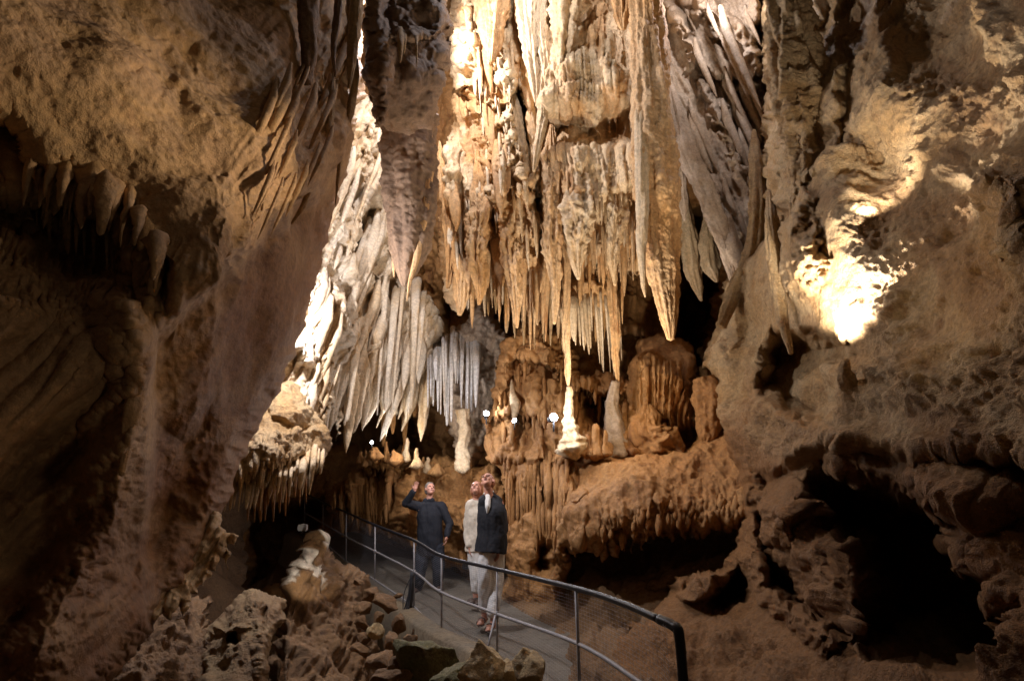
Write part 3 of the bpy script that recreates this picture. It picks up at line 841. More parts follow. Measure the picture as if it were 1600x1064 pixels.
comb(12, 888, 1000, [(888, 350), (1000, 340)], [(888, 420), (940, 430), (985, 460), (1000, 440)], 9, 6.15, M_OCHRE, 'slim ochre stalactite', "beside the giant stalactite",
     'fringe left of the giant stalactite', 24, .03, .35, .8, .25)
comb(20, 740, 872, [(740, 380), (872, 390)], [(740, 450), (790, 500), (850, 560), (872, 500)], 10.5, 6.7, M_OCHRE, 'ochre stalactite', "in the dense cluster under the curtain",
     'dense cluster below the curtain centre', 25, 0, .4, .8, .25, fb=.2)
comb(14, 742, 868, [(742, 430), (868, 430)], [(742, 480), (800, 530), (850, 570), (868, 530)], 9, 7.3, M_TAN, 'greyish back-row stalactite', "behind the curtain's dense cluster",
     'back row behind the dense cluster', 26, 0, .4, .8, .25, fb=.2)
# comb of thin spikes
o = relief('comb_shelf', [(868, 470), (884, 446), (910, 436), (950, 440), (968, 470), (966, 520), (930, 500), (900, 490), (880, 500)], [(868, 470, 7.3), (968, 470, 7.2), (920, 450, 7.1), (920, 500, 7.3)], M_OCHRE,
           [flute(9, 60, .06, 0, 71)], 1.6, (10, .4), [('fbm', 4, .06), ('ridge', 9, .03)], 10)
tag(o, 'rounded ochre shelf from which the comb of thin spikes hangs', 'flowstone')
ribs(o, 'comb_shelf', 'fringe', 50, [(872, 470), (966, 470), (966, 500), (872, 500)], (15, 60), 5, M_OCHRE, 11, 0, .02)
comb(18, 874, 968, [(874, 476), (920, 455), (968, 480)], [(874, 520), (900, 550), (930, 585), (950, 600), (968, 590)], 6.2, 7.0, M_CREAM, 'thin straight spike', "in the comb under the ochre shelf",
     'comb of thin spikes', 27, .06, .25, .8, .15)

# ---- grey draperies right of the giant stalactite
DR = [(1030, -120), (1186, -120), (1188, 60), (1196, 140), (1190, 240), (1202, 330), (1190, 420), (1160, 470), (1150, 440), (1128, 380), (1090, 300), (1060, 230), (1040, 150), (1030, 60)]
o = relief('grey_drapery', DR, [(1040, 0, 6.6), (1180, 0, 6.3), (1060, 230, 6.5), (1190, 250, 6.5), (1150, 430, 6.2), (1120, 150, 6.7)], M_GREY,
           [flute(34, 240, .16, -.55, 73, False), flute(9, 120, .03, -.5, 74), ridge([(1060, 30), (1100, 140), (1150, 230), (1160, 260)], 14, .25, .8, 6, 4), ridge([(1090, 0), (1150, 60), (1186, 110)], 22, .4, .8, 6, 5),
            tier([(1090, 100), (1140, 130), (1190, 120)], .5, 16, 14, 70, 75), hole([(1150, 150), (1185, 140), (1185, 250), (1160, 260)], .5, 16),
            ridge([(1050, 180), (1080, 260), (1120, 330), (1150, 420)], 16, .2, .8, 6, 7)],
           1.8, (14, .5), [('fbm', 1.5, .12), ('ridge', 6, .03, .4), ('billow', 16, .012), ('fbm', 25, .01)], 11)
tag(o, 'grey slanting drapery with curved folds right of the giant stalactite', 'drapery')
ribs(o, 'grey_drapery', 'drip_ribs', 26, [(1040, -10), (1180, 0), (1185, 380), (1150, 420), (1050, 160)], (50, 170), 13, M_GREY, 6, .45, .03)
for i, (pts, y, m, lab) in enumerate([
        ([(1030, 60, 10), (1046, 160, 9), (1062, 250, 10), (1068, 320, 8), (1070, 345, 2)], 6.1, M_GREY, 'narrow grey rib hugging the giant stalactite'),
        ([(1050, 150, 12), (1075, 240, 18), (1105, 310, 18), (1130, 370, 14), (1148, 430, 9), (1154, 470, 3)], 5.9, M_GREY, 'smooth grey blade sweeping down over the black gap'),
        ([(1070, 310, 10), (1076, 370, 14), (1082, 420, 14), (1090, 450, 8), (1096, 470, 2)], 7.2, M_CREAM, 'left cream tongue hanging in the black gap'),
        ([(1112, 310, 10), (1106, 380, 14), (1110, 415, 15), (1118, 435, 6), (1120, 440, 3)], 7.1, M_CREAM, 'right cream tongue hanging in the black gap'),
        ([(1180, 240, 14), (1186, 320, 16), (1178, 400, 14), (1150, 450, 12), (1128, 510, 8)], 5.9, M_TAN, 'brown twisted rib where drapery meets the right wall'),
        ([(1204, 330, 12), (1212, 400, 14), (1216, 450, 12), (1222, 500, 9), (1236, 552, 4)], 5.0, M_TAN, 'tan pointed rib left of the glowing niche')]):
    L('rock_rib' if m is M_TAN else 'drapery', pts, y, m, lab, 'rib' if m is M_TAN else 'drapery', seed=70 + i, fb=.25, flut=.3, n=40, depth=.6)
L('rock_lobe', [(1222, -60, 34), (1236, 50, 40), (1254, 140, 54), (1270, 205, 56), (1276, 255, 44), (1262, 315, 26), (1244, 380, 14), (1234, 420, 5)], 4.95, M_TAN,
  'long smooth tan lobe of rock hanging down the left part of the right wall', 'rock lobe', seed=77, fb=.22, flut=.3, n=110, ring=1.8, depth=.75)

# ---- back grotto
o = relief('grotto_column', [(742, 470), (770, 480), (784, 520), (800, 560), (795, 620), (770, 640), (762, 700), (740, 730), (716, 726), (700, 640), (690, 560), (705, 520), (735, 510)],
           [(742, 470, 8.9), (790, 560, 8.8), (740, 620, 8.6), (740, 720, 8.6), (700, 560, 8.9)], M_GREY, [flute(24, 60, .08, .2, 81)], 1.8, (18, .5), [('fbm', 2, .15), ('ridge', 5, .09), ('fbm', 14, .02)], 12)
tag(o, 'rugged grey rock pillar at the back behind the white-tipped stalactites', 'pillar')
comb(20, 668, 745, [(668, 560), (700, 545), (745, 560)], [(668, 640), (700, 665), (720, 650), (745, 650)], 6, 8.2, M_WHITE, 'white-tipped thin stalactite', "in the bright cluster above the people",
     'white-tipped cluster above the people', 28, 0, .4, .8, .2)
L('column', [(724, 640, 11), (726, 670, 9), (722, 700, 9), (724, 724, 12), (724, 734, 14)], 8.1, M_CREAM, 'lumpy white column lit brightly at its foot', 'column', seed=80, fb=.35, drip=.3)
L('stalagmite', [(889, 604, 4), (889, 620, 6), (888, 640, 7), (890, 662, 9), (894, 682, 13), (898, 704, 26)], 6.3, M_CREAM, 'white lit stalagmite standing beside the brightest lamp', 'stalagmite', seed=81, fb=.4, drip=.4, n=40, ring=2)
o = relief('grotto_flowstone', [(764, 720), (758, 670), (768, 620), (778, 570), (792, 535), (812, 508), (846, 500), (872, 512), (896, 545), (908, 590), (950, 590), (985, 600), (1000, 660), (1000, 712), (880, 730)],
           [(770, 620, 7.8), (770, 710, 7.4), (820, 520, 7.8), (820, 620, 7.3), (860, 600, 7.2), (860, 700, 6.7), (900, 560, 7.7), (960, 600, 7.3), (980, 700, 6.6), (910, 700, 6.6)], M_BROWN,
           [flute(22, 160, .13, .1, 112), flute(9, 90, .04, 0, 113), tier([(772, 580), (800, 560), (850, 575), (890, 590)], .3, 18, 14, 60, 114, 3, 12), tier([(900, 612), (930, 622), (980, 616)], .5, 16, 12, 50, 115),
            hole([(905, 625), (960, 622), (972, 655), (940, 668), (905, 662)], .6, 10), ridge([(792, 560), (784, 620), (800, 690)], 18, .22), ridge([(846, 520), (872, 600), (880, 680)], 18, .25), tier([(766, 660), (820, 650), (860, 668)], .3, 20, 12, 60, 116)],
           1.6, (14, .5), [('fbm', 2, .15), ('ridge', 6, .05, .5), ('fbm', 14, .02)], 17)
tag(o, 'fluted orange-brown flowstone with dark recesses around the brightest lamp', 'flowstone')
ribs(o, 'grotto_flowstone', 'drip_ribs', 60, [(770, 560), (900, 560), (985, 605), (985, 640), (770, 680)], (12, 60), 6, M_BROWN, 21, 0, .02)
L('stalactite', [(801, 618, 7), (806, 632, 9), (804, 648, 5), (803, 656, 2)], 7.2, M_CREAM, 'small white knob hanging over the tilted lamp', 'stalactite', seed=84)

# ---- organ-like flowstone
OG = [(985, 660), (975, 610), (985, 570), (1000, 535), (1030, 522), (1062, 524), (1085, 545), (1092, 590), (1090, 640)] + fringe((1088, 664), (990, 672), 9, 14, 29)
o = relief('organ_flowstone', OG, [(985, 600, 6.9), (1090, 600, 6.8), (1040, 530, 7.1), (1040, 580, 6.5), (1040, 670, 6.7)], M_BROWN,
           [flute(9, 200, .13, .05, 83, True, [(996, 560), (1090, 560), (1090, 700), (996, 700)], 8), tier([(990, 552), (1040, 560), (1088, 556)], -.12, 3, 12, 200, 84)], 1.6, (14, .5), [('fbm', 3, .06), ('fbm', 12, .02)], 13)
tag(o, 'brown organ-pipe flowstone with deep vertical grooves right of the lamps', 'flowstone')
L('column', [(962, 596, 7), (956, 630, 9), (958, 660, 13), (964, 690, 18), (968, 712, 26)], 6.6, M_GREY, 'bluish grey knobbly post left of the organ-pipe flowstone', 'column', seed=85, fb=.35)
for i, (x, y0, y1, w) in enumerate([(917, 678, 702, 4.5), (930, 662, 704, 5.5), (945, 672, 702, 3.6)]):
    L('stalagmite', [(x, y0, w * .5), (x + 1, y0 + 6, w), (x, y1 - 8, w * 1.2), (x, y1, w * 2.0), (x, y1 + 8, w * 3)], 6.3, M_BROWN, ['short', 'taller middle', 'slim right-hand'][i] + ' brown stalagmite in the trio on top of the brown apron', 'stalagmite', 'trio on top of the brown apron', seed=86 + i, fb=.4, ring=2)
L('boulder', [(1012, 632, 6), (1012, 650, 17), (1010, 672, 24), (1028, 694, 30), (1060, 712, 16)], 6.5, M_BROWN, 'rounded brown lump at the foot of the organ-pipe flowstone', 'boulder', seed=90, n=60, ring=2, fb=.4, flut=.3)
L('boulder', [(1100, 590, 16), (1108, 620, 24), (1108, 655, 22), (1104, 690, 10)], 6.3, M_BROWN, 'smooth brown lump between organ-pipe flowstone and right wall', 'boulder', seed=91, n=60, ring=2, fb=.25, flut=.12)

# ---- brown apron
AP = [(770, 690), (800, 668), (860, 660), (905, 672), (960, 690), (1010, 700), (1070, 700), (1110, 660), (1150, 640), (1230, 660), (1240, 750), (1225, 800)] + \
     fringe((1225, 805), (1010, 838), 13, 14, 31) + fringe((1008, 835), (890, 858), 9, 26, 32) + [(886, 900), (884, 930), (870, 965), (840, 985), (806, 975), (790, 930), (786, 870), (790, 800), (782, 740)]
o = relief('brown_apron', AP, [(780, 700, 7.4), (860, 670, 7.2), (1000, 700, 6.4), (1140, 660, 6.3), (1160, 780, 5.6), (1020, 780, 5.5), (900, 800, 5.9), (900, 850, 5.8), (1020, 825, 5.5), (820, 800, 7.0), (830, 950, 6.9), (880, 740, 6.5), (790, 860, 7.2)],
           M_BROWN, [flute(15, 160, .11, .0, 85, True, [(770, 690), (900, 690), (890, 790), (880, 830), (780, 830)], 14), flute(30, 300, .05, .1, 86, False), flute(10, 50, .05, 0, 87, True, [(890, 800), (1160, 760), (1160, 840), (890, 900)], 20),
                     tier([(780, 776), (840, 770), (880, 770)], .3, 26, 16, 80, 88), hole([(842, 840), (862, 850), (858, 890), (846, 890)], .6, 10), tier([(836, 880), (890, 872)], .25, 8, 20, 60, 89), bump(908, 776, 14, 14, .12), bump(1030, 780, 9, 10, .1)],
           1.8, (18, .5), [('fbm', 1.4, .16), ('ridge', 4, .03), ('fbm', 11, .025), ('billow', 20, .012)], 14)
tag(o, 'smooth brown flowstone apron with a toothed rim over a black hollow, right of the people', 'flowstone')
ribs(o, 'brown_apron', 'drip_ribs', 110, [(785, 700), (900, 690), (895, 800), (790, 800)], (20, 90), 7, M_BROWN, 8, 0, .02)
ribs(o, 'brown_apron', 'fringe', 50, [(895, 810), (1150, 775), (1150, 790), (1010, 830), (895, 850)], (8, 26), 8, M_BROWN, 9, 0, .02)
o = relief('hollow_floor', [(850, 940), (900, 900), (1000, 905), (1130, 860), (1200, 900), (1200, 1100), (850, 1100)], [(850, 960, 7.0), (1000, 905, 7.0), (1150, 880, 6.6), (900, 1000, 5.4), (1200, 1080, 3.9)], M_MUD, [], 3, (20, .5),
           [('fbm', 1.6, .3), ('ridge', 4, .08), ('fbm', 10, .04)], 15)
tag(o, kind='structure')

# ---- rocks left of the path, behind the people
BR = [(560, 740), (600, 716), (650, 720), (700, 716), (740, 730), (772, 720), (790, 740), (792, 800), (784, 900), (740, 892), (700, 870), (640, 852), (590, 830), (520, 800), (500, 770)]
o = relief('grotto_bank', BR, [(560, 740, 9.6), (650, 720, 9.4), (740, 730, 8.8), (790, 740, 8.0), (780, 890, 8.0), (640, 850, 9.4), (520, 800, 11), (600, 790, 9.0), (700, 800, 8.7)], M_BROWN,
           [flute(12, 140, .18, .0, 91, True, [(500, 745), (615, 735), (620, 800), (500, 800)], 10), tier([(500, 738), (560, 735), (625, 748)], .5, 20, 12, 120, 92), ridge([(770, 730), (750, 790), (715, 840)], 18, .3), ridge([(650, 720), (640, 780), (620, 830)], 16, .3),
            hole([(735, 860), (765, 850), (780, 890), (740, 892)], .5, 10)],
           1.8, (14, .5), [('fbm', 2, .2), ('ridge', 5, .08), ('fbm', 14, .03)], 16)
tag(o, 'rough brown rock bank behind the people with a grooved overhang', 'rock bank')
ribs(o, 'grotto_bank', 'drip_ribs', 90, [(505, 745), (625, 740), (625, 770), (505, 770)], (25, 70), 6, M_BROWN, 10, 0, .02)
r = random.Random(5)
xs_ = [563, 571, 584, 590, 604, 617, 629, 636, 652, 662, 668, 684]
for i, x in enumerate(xs_):
    h = [9, 16, 7, 12, 22, 9, 15, 26, 20, 12, 14, 7][i]; w = [3, 2.2, 5, 2.5, 3, 6, 2.4, 3.4, 4, 2.2, 3.5, 5][i]
    yb = np.interp(x, [560, 620, 700], [712, 712, 728]) + r.uniform(-7, 7)
    bright = i in (7, 8, 10)
    L('stalagmite', [(x, yb - h, w * .45), (x + r.uniform(-2, 2), yb - h * .75, w * .8), (x + r.uniform(-1, 1), yb - h * .3, w * .9), (x, yb, w * 1.5), (x, yb + 9, w * 2.4)], 8.9 - i % 3 * .2, M_CREAM if bright else M_BROWN,
      ('pale lit' if bright else 'stubby brown') + ' stalagmite, %s from the left on the rock bank' % ORD[i], 'stalagmite', 'row of stalagmites on the rock bank', seed=100 + i, n=18, ring=2, fb=.6, flut=.3)

# ---- the walls carry on beside the camera, and rock closes the pit behind the left wall
for nm, pl, ct, mt, sd_ in (
        ('cave_wall_right', [(1660, -400), (2900, -400), (2900, 1500), (1640, 1500)], [(1660, -200, 2.8), (1660, 500, 2.55), (1660, 1200, 2.35), (2900, -300, 1.6), (2900, 500, 1.3), (2900, 1400, 1.2)], M_TAN, 31),
        ('cave_wall_left', [(-60, -400), (-60, 1500), (-1300, 1500), (-1300, -400)], [(-60, -200, 2.3), (-60, 350, 2.75), (-60, 850, 2.5), (-60, 1400, 2.0), (-1300, -300, 1.5), (-1300, 500, 1.3), (-1300, 1400, 1.2)], M_LEFT, 32),
        ('cave_wall_pit', [(-100, 500), (400, 560), (380, 960), (330, 1000), (-100, 1150)], [(-100, 500, 8.5), (400, 560, 14), (400, 800, 13.5), (250, 800, 10.5), (330, 1000, 9), (-100, 1150, 6.5)], M_DARK, 33)):
    o = relief(nm, pl, ct, mt, [], 6, (20, .3), [('fbm', 1.0, .2), ('ridge', 2.4, .05), ('fbm', 6, .04)], sd_, 5, scale=False)
    tag(o, kind='structure')

# ------------------------------------------------------------------ path, kerb, pit floor
def cr(pts, n):
    """dense Catmull-Rom polyline"""
    p = np.asarray(pts, float)
    q = np.vstack([2 * p[0] - p[1], p, 2 * p[-1] - p[-2]])
    out = []
    for i in range(1, len(q) - 2):
        for t in np.linspace(0, 1, n, endpoint=False):
            a, b, c, d = q[i - 1:i + 3]
            out.append(0.5 * (2 * b + (c - a) * t + (2 * a - 5 * b + 4 * c - d) * t * t + (3 * b - a - 3 * c + d) * t ** 3))
    out.append(p[-1])
    return np.array(out)


PL = cr([(1.30, .6, 0), (1.12, 2.0, 0), (.81, 3.14, 0), (.42, 4.5, 0), (-.15, 6.25, 0), (-.83, 7.4, 0), (-1.45, 8.7, 0), (-2.28, 10.2, .03), (-3.25, 11.9, .25), (-4.2, 13.2, .42), (-5.3, 14.6, .62)], 10)
PR = cr([(3.2, .6, 0), (2.7, 2.4, 0), (2.4, 3.9, 0), (2.15, 5.2, 0), (1.55, 6.5, 0), (.6, 7.6, 0), (.05, 9.0, 0), (-.6, 10.9, .03), (-1.6, 12.6, .25), (-2.7, 14.0, .42), (-4.1, 15.8, .62)], 10)
m = len(PL)
K = 24
tt = np.linspace(0, 1, K)
V = PL[:, None, :] * (1 - tt)[None, :, None] + PR[:, None, :] * tt[None, :, None]
V[..., 2] += .012 * fbm(V[..., 0] * 2, V[..., 1] * 2, 0, 3, 3)
V = V.reshape(-1, 3)
idx = np.arange(m * K).reshape(m, K)
fq = np.stack([idx[:-1, :-1].ravel(), idx[:-1, 1:].ravel(), idx[1:, 1:].ravel(), idx[1:, :-1].ravel()], -1)
M_PATH = rock_mat('path_concrete', (0.17, 0.145, 0.115), (0.21, 0.18, 0.14), (0.12, 0.095, 0.07), sc=1.2, bump=.5, rough=.5)
tag(mesh_obj('path', V, fq, M_PATH), kind='structure')
# kerb beam under the railing
T = np.gradient(PL, axis=0); T[:, 2] = 0; T /= np.linalg.norm(T, axis=1, keepdims=True)
NL = np.stack([-T[:, 1], T[:, 0], 0 * T[:, 0]], -1)
prof = [(-.03, .0), (-.03, .055), (.0, .062), (.19, .058), (.225, .03), (.25, -.25), (.33, -.6)]
rows = []
for a, z in prof:
    r_ = PL + NL * a
    r_[:, 2] += z + .008 * fbm(r_[:, 0] * 4, r_[:, 1] * 4, z * 9, 5, 3)
    r_ += NL * (.015 * fbm(r_[:, 0] * 3, r_[:, 1] * 3, z * 9, 6, 3))[:, None]
    rows.append(r_)
V = np.stack(rows, 1).reshape(-1, 3)
idx = np.arange(m * len(prof)).reshape(m, len(prof))
fq = np.stack([idx[:-1, :-1].ravel(), idx[:-1, 1:].ravel(), idx[1:, 1:].ravel(), idx[1:, :-1].ravel()], -1)
tag(mesh_obj('kerb', V, fq, rock_mat('kerb_concrete', (0.26, 0.19, 0.11), (0.2, 0.16, 0.11), (0.14, 0.1, 0.06), bump=.4)), kind='structure')

# cave floor: one sheet, low in the pit left of the path, rising beyond the path
gx, gy = np.meshgrid(np.linspace(-9, 6, 380), np.linspace(.3, 19, 440))
lx = np.interp(gy, PL[:, 1], PL[:, 0]); rx = np.interp(gy, PR[:, 1], PR[:, 0]); pz = np.interp(gy, PL[:, 1], PL[:, 2])
dl = lx - gx; dr = gx - rx
z = np.where(dl > 0.1, -1.45 + 1.0 * np.exp(-np.clip(dl - .25, 0, 9) / .5) - .0 * dl, -.12)
z = z + pz + np.where(dr > -.02, .12 + .35 * np.clip(dr, 0, 3) + .02, 0)
amp = sstep(.15, .6, np.maximum(dl, dr + .15))
z = z + amp * (.30 * fbm(gx * 1.1, gy * 1.1, 0, 71, 4) + .06 * ridged(gx * 3.5, gy * 3.5, 0, 72) + .03 * fbm(gx * 10, gy * 10, 0, 73))
V = np.stack([gx, gy, z], -1).reshape(-1, 3)
idx = np.arange(gx.size).reshape(gx.shape)
fq = np.stack([idx[:-1, :-1].ravel(), idx[:-1, 1:].ravel(), idx[1:, 1:].ravel(), idx[1:, :-1].ravel()], -1)
tag(mesh_obj('cave_floor', V, fq, M_MUD), kind='structure')

# ---- rocks in the pit
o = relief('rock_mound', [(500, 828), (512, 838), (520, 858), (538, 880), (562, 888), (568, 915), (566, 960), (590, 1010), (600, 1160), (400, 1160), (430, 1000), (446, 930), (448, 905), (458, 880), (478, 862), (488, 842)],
           [(500, 840, 6.9), (460, 900, 6.7), (550, 900, 6.7), (500, 960, 6.0), (440, 1060, 5.4), (580, 1060, 5.2), (500, 1150, 4.8)], M_MOUND,
           [tier([(448, 892), (480, 884), (520, 900), (545, 905)], -.22, 26, 22, 60, 101), flute(14, 60, .06, .3, 102, True), hole([(465, 905), (480, 890), (490, 920), (470, 930)], .15, 8), ridge([(500, 836), (497, 880)], 9, .15)],
           1.8, (16, .5), [('fbm', 1.8, .2), ('ridge', 5, .03, .4), ('fbm', 14, .03, .5)], 21,
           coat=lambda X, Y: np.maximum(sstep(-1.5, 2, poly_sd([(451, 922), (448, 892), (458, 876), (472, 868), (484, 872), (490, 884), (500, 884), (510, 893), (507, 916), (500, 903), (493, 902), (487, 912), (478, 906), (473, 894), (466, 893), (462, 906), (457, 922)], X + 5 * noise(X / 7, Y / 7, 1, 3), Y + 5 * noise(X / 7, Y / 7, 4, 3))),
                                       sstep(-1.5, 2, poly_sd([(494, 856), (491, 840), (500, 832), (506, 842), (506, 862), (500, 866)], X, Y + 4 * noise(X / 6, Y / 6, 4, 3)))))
tag(o, 'craggy brown rock mound with a floodlit pale patch near its top, left of the railing', 'rock mound')
o = relief('cavernous_boulder', [(398, 922), (412, 928), (424, 936), (446, 938), (448, 968), (436, 984), (420, 1000), (412, 1040), (408, 1160), (310, 1160), (316, 1040), (303, 1000), (312, 985), (340, 968), (362, 940), (380, 925)],
           [(400, 930, 5.2), (440, 950, 5.3), (310, 1000, 4.9), (370, 1000, 4.7), (360, 1100, 4.3), (400, 1100, 4.4)], M_DUSK,
           [hole([(356, 992), (368, 986), (376, 1002), (366, 1010), (356, 1004)], .4, 8, 2), ridge([(398, 930), (405, 980), (410, 1050)], 16, .08), flute(26, 90, .03, -.3, 103, False), ridge([(330, 980), (345, 985), (385, 975)], 8, .08), hole([(412, 945), (418, 940), (418, 985), (410, 990)], .12, 6, 2)],
           1.5, (14, .4), [('fbm', 2, .07), ('fbm', 7, .02), ('fbm', 22, .008)], 24, 2)
tag(o, 'pale tan boulder with a small black hole in its face, bottom left', 'boulder')
o = relief('rubble_slope', [(250, 950), (290, 935), (330, 930), (330, 1160), (120, 1160), (180, 1040), (215, 990)], [(250, 950, 5.0), (320, 930, 5.4), (200, 1060, 4.3), (330, 1060, 4.6), (200, 1150, 4.0)], M_MUD,
           [], 2, (14, .4), [('fbm', 2, .15), ('billow', 9, .025), ('ridge', 5, .03), ('fbm', 18, .02)], 25)
tag(o, 'dark knobbly slope of mud and rubble beneath the left wall edge', 'slope')


def boulder(px, py, Y, rx, ry, mat, label, seed=0, cat='boulder', group=None, name='boulder', fac=.5, sub=4, rot=0.0):
    bm = bmesh.new()
    bmesh.ops.create_icosphere(bm, subdivisions=sub, radius=1)
    v = np.array([w.co[:] for w in bm.verts]); f = np.array([[w.index for w in q.verts] for q in bm.faces])
    bm.free()
    r = random.Random(seed)
    for i in range(16):      # facets
        n = np.array([r.gauss(0, 1) for _ in range(3)]); n /= np.linalg.norm(n)
        d = v @ n; c = r.uniform(.42, .8)
        v = v - np.clip(d - c, 0, None)[:, None] * n[None] * .95
    v = v * (1 + .22 * fbm(v[:, 0] * 1.3 + seed, v[:, 1] * 1.3, v[:, 2] * 1.3, seed, 4) + .05 * ridged(v[:, 0] * 4, v[:, 1] * 4, v[:, 2] * 4 + seed, seed, 2))[:, None]
    s = Y / F
    a = math.radians(rot)
    x, z = v[:, 0] * rx * s, v[:, 2] * ry * s
    x, z = x * math.cos(a) - z * math.sin(a), x * math.sin(a) + z * math.cos(a)
    c = P(px, py, Y)
    v = np.stack([x + c[0], v[:, 1] * (rx + ry) * .5 * s + c[1], z + c[2]], -1)
    return tag(mesh_obj(name, v, f, mat), label, cat, group)


M_MOSS = rock_mat('greenish_rock', (0.22, 0.18, 0.075), (0.17, 0.16, 0.06), (0.12, 0.08, 0.04), bump=.7, sc=2)
M_PALE = rock_mat('pale_stone', (0.62, 0.46, 0.24), (0.52, 0.36, 0.17), (0.28, 0.18, 0.09), bump=.6, sc=2)
for i, (x, y, Y, a, b, mt, lab, ro) in enumerate([
        (757, 1050, 4.25, 46, 42, M_PALE, 'broad pale boulder at the bottom edge, in front of the railing strut', 10),
        (792, 1044, 4.5, 22, 18, M_PALE, 'small pale stone wedged between the two bigger pale boulders', -20),
        (826, 1042, 4.2, 37, 42, M_PALE, 'upright golden boulder, rightmost in the foreground below the railing', 20),
        (716, 1062, 4.4, 40, 30, M_MOSS, 'low greenish boulder at the bottom edge left of the pale ones', 0),
        (672, 1048, 4.9, 60, 54, M_MOSS, 'large greenish rock slab against the kerb', -25),
        (636, 1062, 4.9, 30, 34, M_MUD, 'brown rock beneath the large greenish slab', 0),
        (600, 1072, 4.8, 40, 26, M_MUD, 'wide dark rock at the bottom edge left of the slab', 10)]):
    boulder(x, y, Y, a, b, mt, lab, 300 + i, rot=ro, sub=5)
for i, (x, y, Y, a, b, ro, lab) in enumerate([
        (582, 925, 7.4, 17, 13, 20, 'long rounded stone, topmost in the rubble by the kerb'),
        (604, 942, 7.1, 21, 13, -30, 'smooth sausage-shaped stone leaning along the kerb'),
        (622, 975, 6.7, 13, 19, 0, 'egg-shaped stone hanging at the right end of the rubble'),
        (568, 948, 7.0, 20, 12, 0, 'flat brown stone under the topmost rubble stone'),
        (592, 962, 6.9, 13, 11, 30, 'angular stone in the middle of the rubble pile'),
        (566, 974, 6.8, 12, 11, 0, 'squarish stone at the left end of the rubble pile'),
        (590, 990, 6.6, 15, 16, 10, 'pale block low in the rubble pile'),
        (568, 996, 6.6, 12, 10, 0, 'small brown block beside the pale block'),
        (560, 1018, 6.4, 20, 14, -10, 'dark stone at the foot of the rubble pile'),
        (612, 1008, 6.4, 14, 22, 5, 'tall dark stone below the egg-shaped stone'),
        (600, 1036, 6.0, 26, 20, 0, 'dark boulder under the rubble pile'),
        (560, 910, 7.6, 9, 6, 0, 'pebble at the upper left of the rubble'),
        (622, 930, 7.5, 8, 6, 0, 'pebble tucked under the kerb'),
        (640, 1000, 6.4, 12, 14, 0, 'brown stone between the egg-shaped stone and the greenish slab')]):
    boulder(x, y, Y, a, b, M_PALE if i == 6 else M_MUD, lab, 330 + i, rot=ro, group='rubble beside the kerb')

# loose gravel between the stones and along the kerb: too many bits to count
r = random.Random(77)
bm = bmesh.new(); bmesh.ops.create_icosphere(bm, subdivisions=1, radius=1)
iv = np.array([w.co[:] for w in bm.verts]); iff = np.array([[w.index for w in q.verts] for q in bm.faces]); bm.free()
Vs, Fs, k = [], [], 0
for i in range(1500):
    y = r.uniform(4.6, 10.5)
    xl = np.interp(y, PL[:, 1], PL[:, 0])
    x = xl - .3 - abs(r.gauss(0, .35))
    zz = -1.45 + 1.0 * math.exp(-max(0, xl - x - .25) / .5) + .05
    s_ = r.uniform(.008, .035)
    jit = np.array([[r.uniform(.6, 1.3) for _ in range(3)] for _ in range(len(iv))])
    Vs.append(iv * jit * s_ + [x, y, zz]); Fs.append(iff + k); k += len(iv)
tag(mesh_obj('gravel', np.vstack(Vs), np.vstack(Fs), M_PALE, smooth=False), 'loose gravel strewn beside the kerb', 'gravel', kind='stuff')

# ------------------------------------------------------------------ railing
def tube(pts, rad, n=8, cap=True):
    p = np.asarray(pts, float)
    T = np.gradient(p, axis=0); T /= np.linalg.norm(T, axis=1, keepdims=True) + 1e-9
    up = np.array([0, 0, 1.0]) if abs(T[:, 2]).mean() < .8 else np.array([0, 1.0, 0])
    R = np.cross(T, up); R /= np.linalg.norm(R, axis=1, keepdims=True) + 1e-9
    B = np.cross(R, T)
    a = np.linspace(0, 2 * np.pi, n, endpoint=False)
    rad = np.broadcast_to(np.asarray(rad, float), (len(p),))
    V = p[:, None, :] + (R[:, None, :] * np.cos(a)[None, :, None] + B[:, None, :] * np.sin(a)[None, :, None]) * rad[:, None, None]
    m = len(p)
    i = np.arange(m - 1)[:, None] * n + np.arange(n)[None, :]
    j = np.arange(m - 1)[:, None] * n + (np.arange(n)[None, :] + 1) % n
    f = np.stack([i, j, j + n, i + n], -1).reshape(-1, 4)
    V = V.reshape(-1, 3)
    if cap:
        V = np.vstack([V, p[0], p[-1]])
        c0 = [[(q + 1) % n, q, len(V) - 2, len(V) - 2] for q in range(n)]
        c1 = [[(m - 1) * n + q, (m - 1) * n + (q + 1) % n, len(V) - 1, len(V) - 1] for q in range(n)]
        f = np.vstack([f, c0, c1])
    return V, f


def tri(f):
    f = np.asarray(f)
    a = f[:, [0, 1, 2]]; b = f[:, [0, 2, 3]]
    return np.vstack([a, b[b[:, 1] != b[:, 2]]])


def join(parts):
    Vs, Fs, k = [], [], 0
    for V, f in parts:
        Vs.append(V); Fs.append(tri(f) + k); k += len(V)
    return np.vstack(Vs), np.vstack(Fs)


M_STEEL = flat_mat('galvanised_steel', (0.34, 0.32, 0.32), .6, .25, 20, .35, .3)
M_BLACKP = flat_mat('black_plastic_rail', (0.014, 0.014, 0.018), .42, 0, 20, .3)
M_WIRE = flat_mat('wire_mesh_steel', (0.30, 0.29, 0.31), .5, .5, 10, .2)
M_BLK = flat_mat('black_metal', (0.03, 0.03, 0.035), .5, 0, 20, .3)

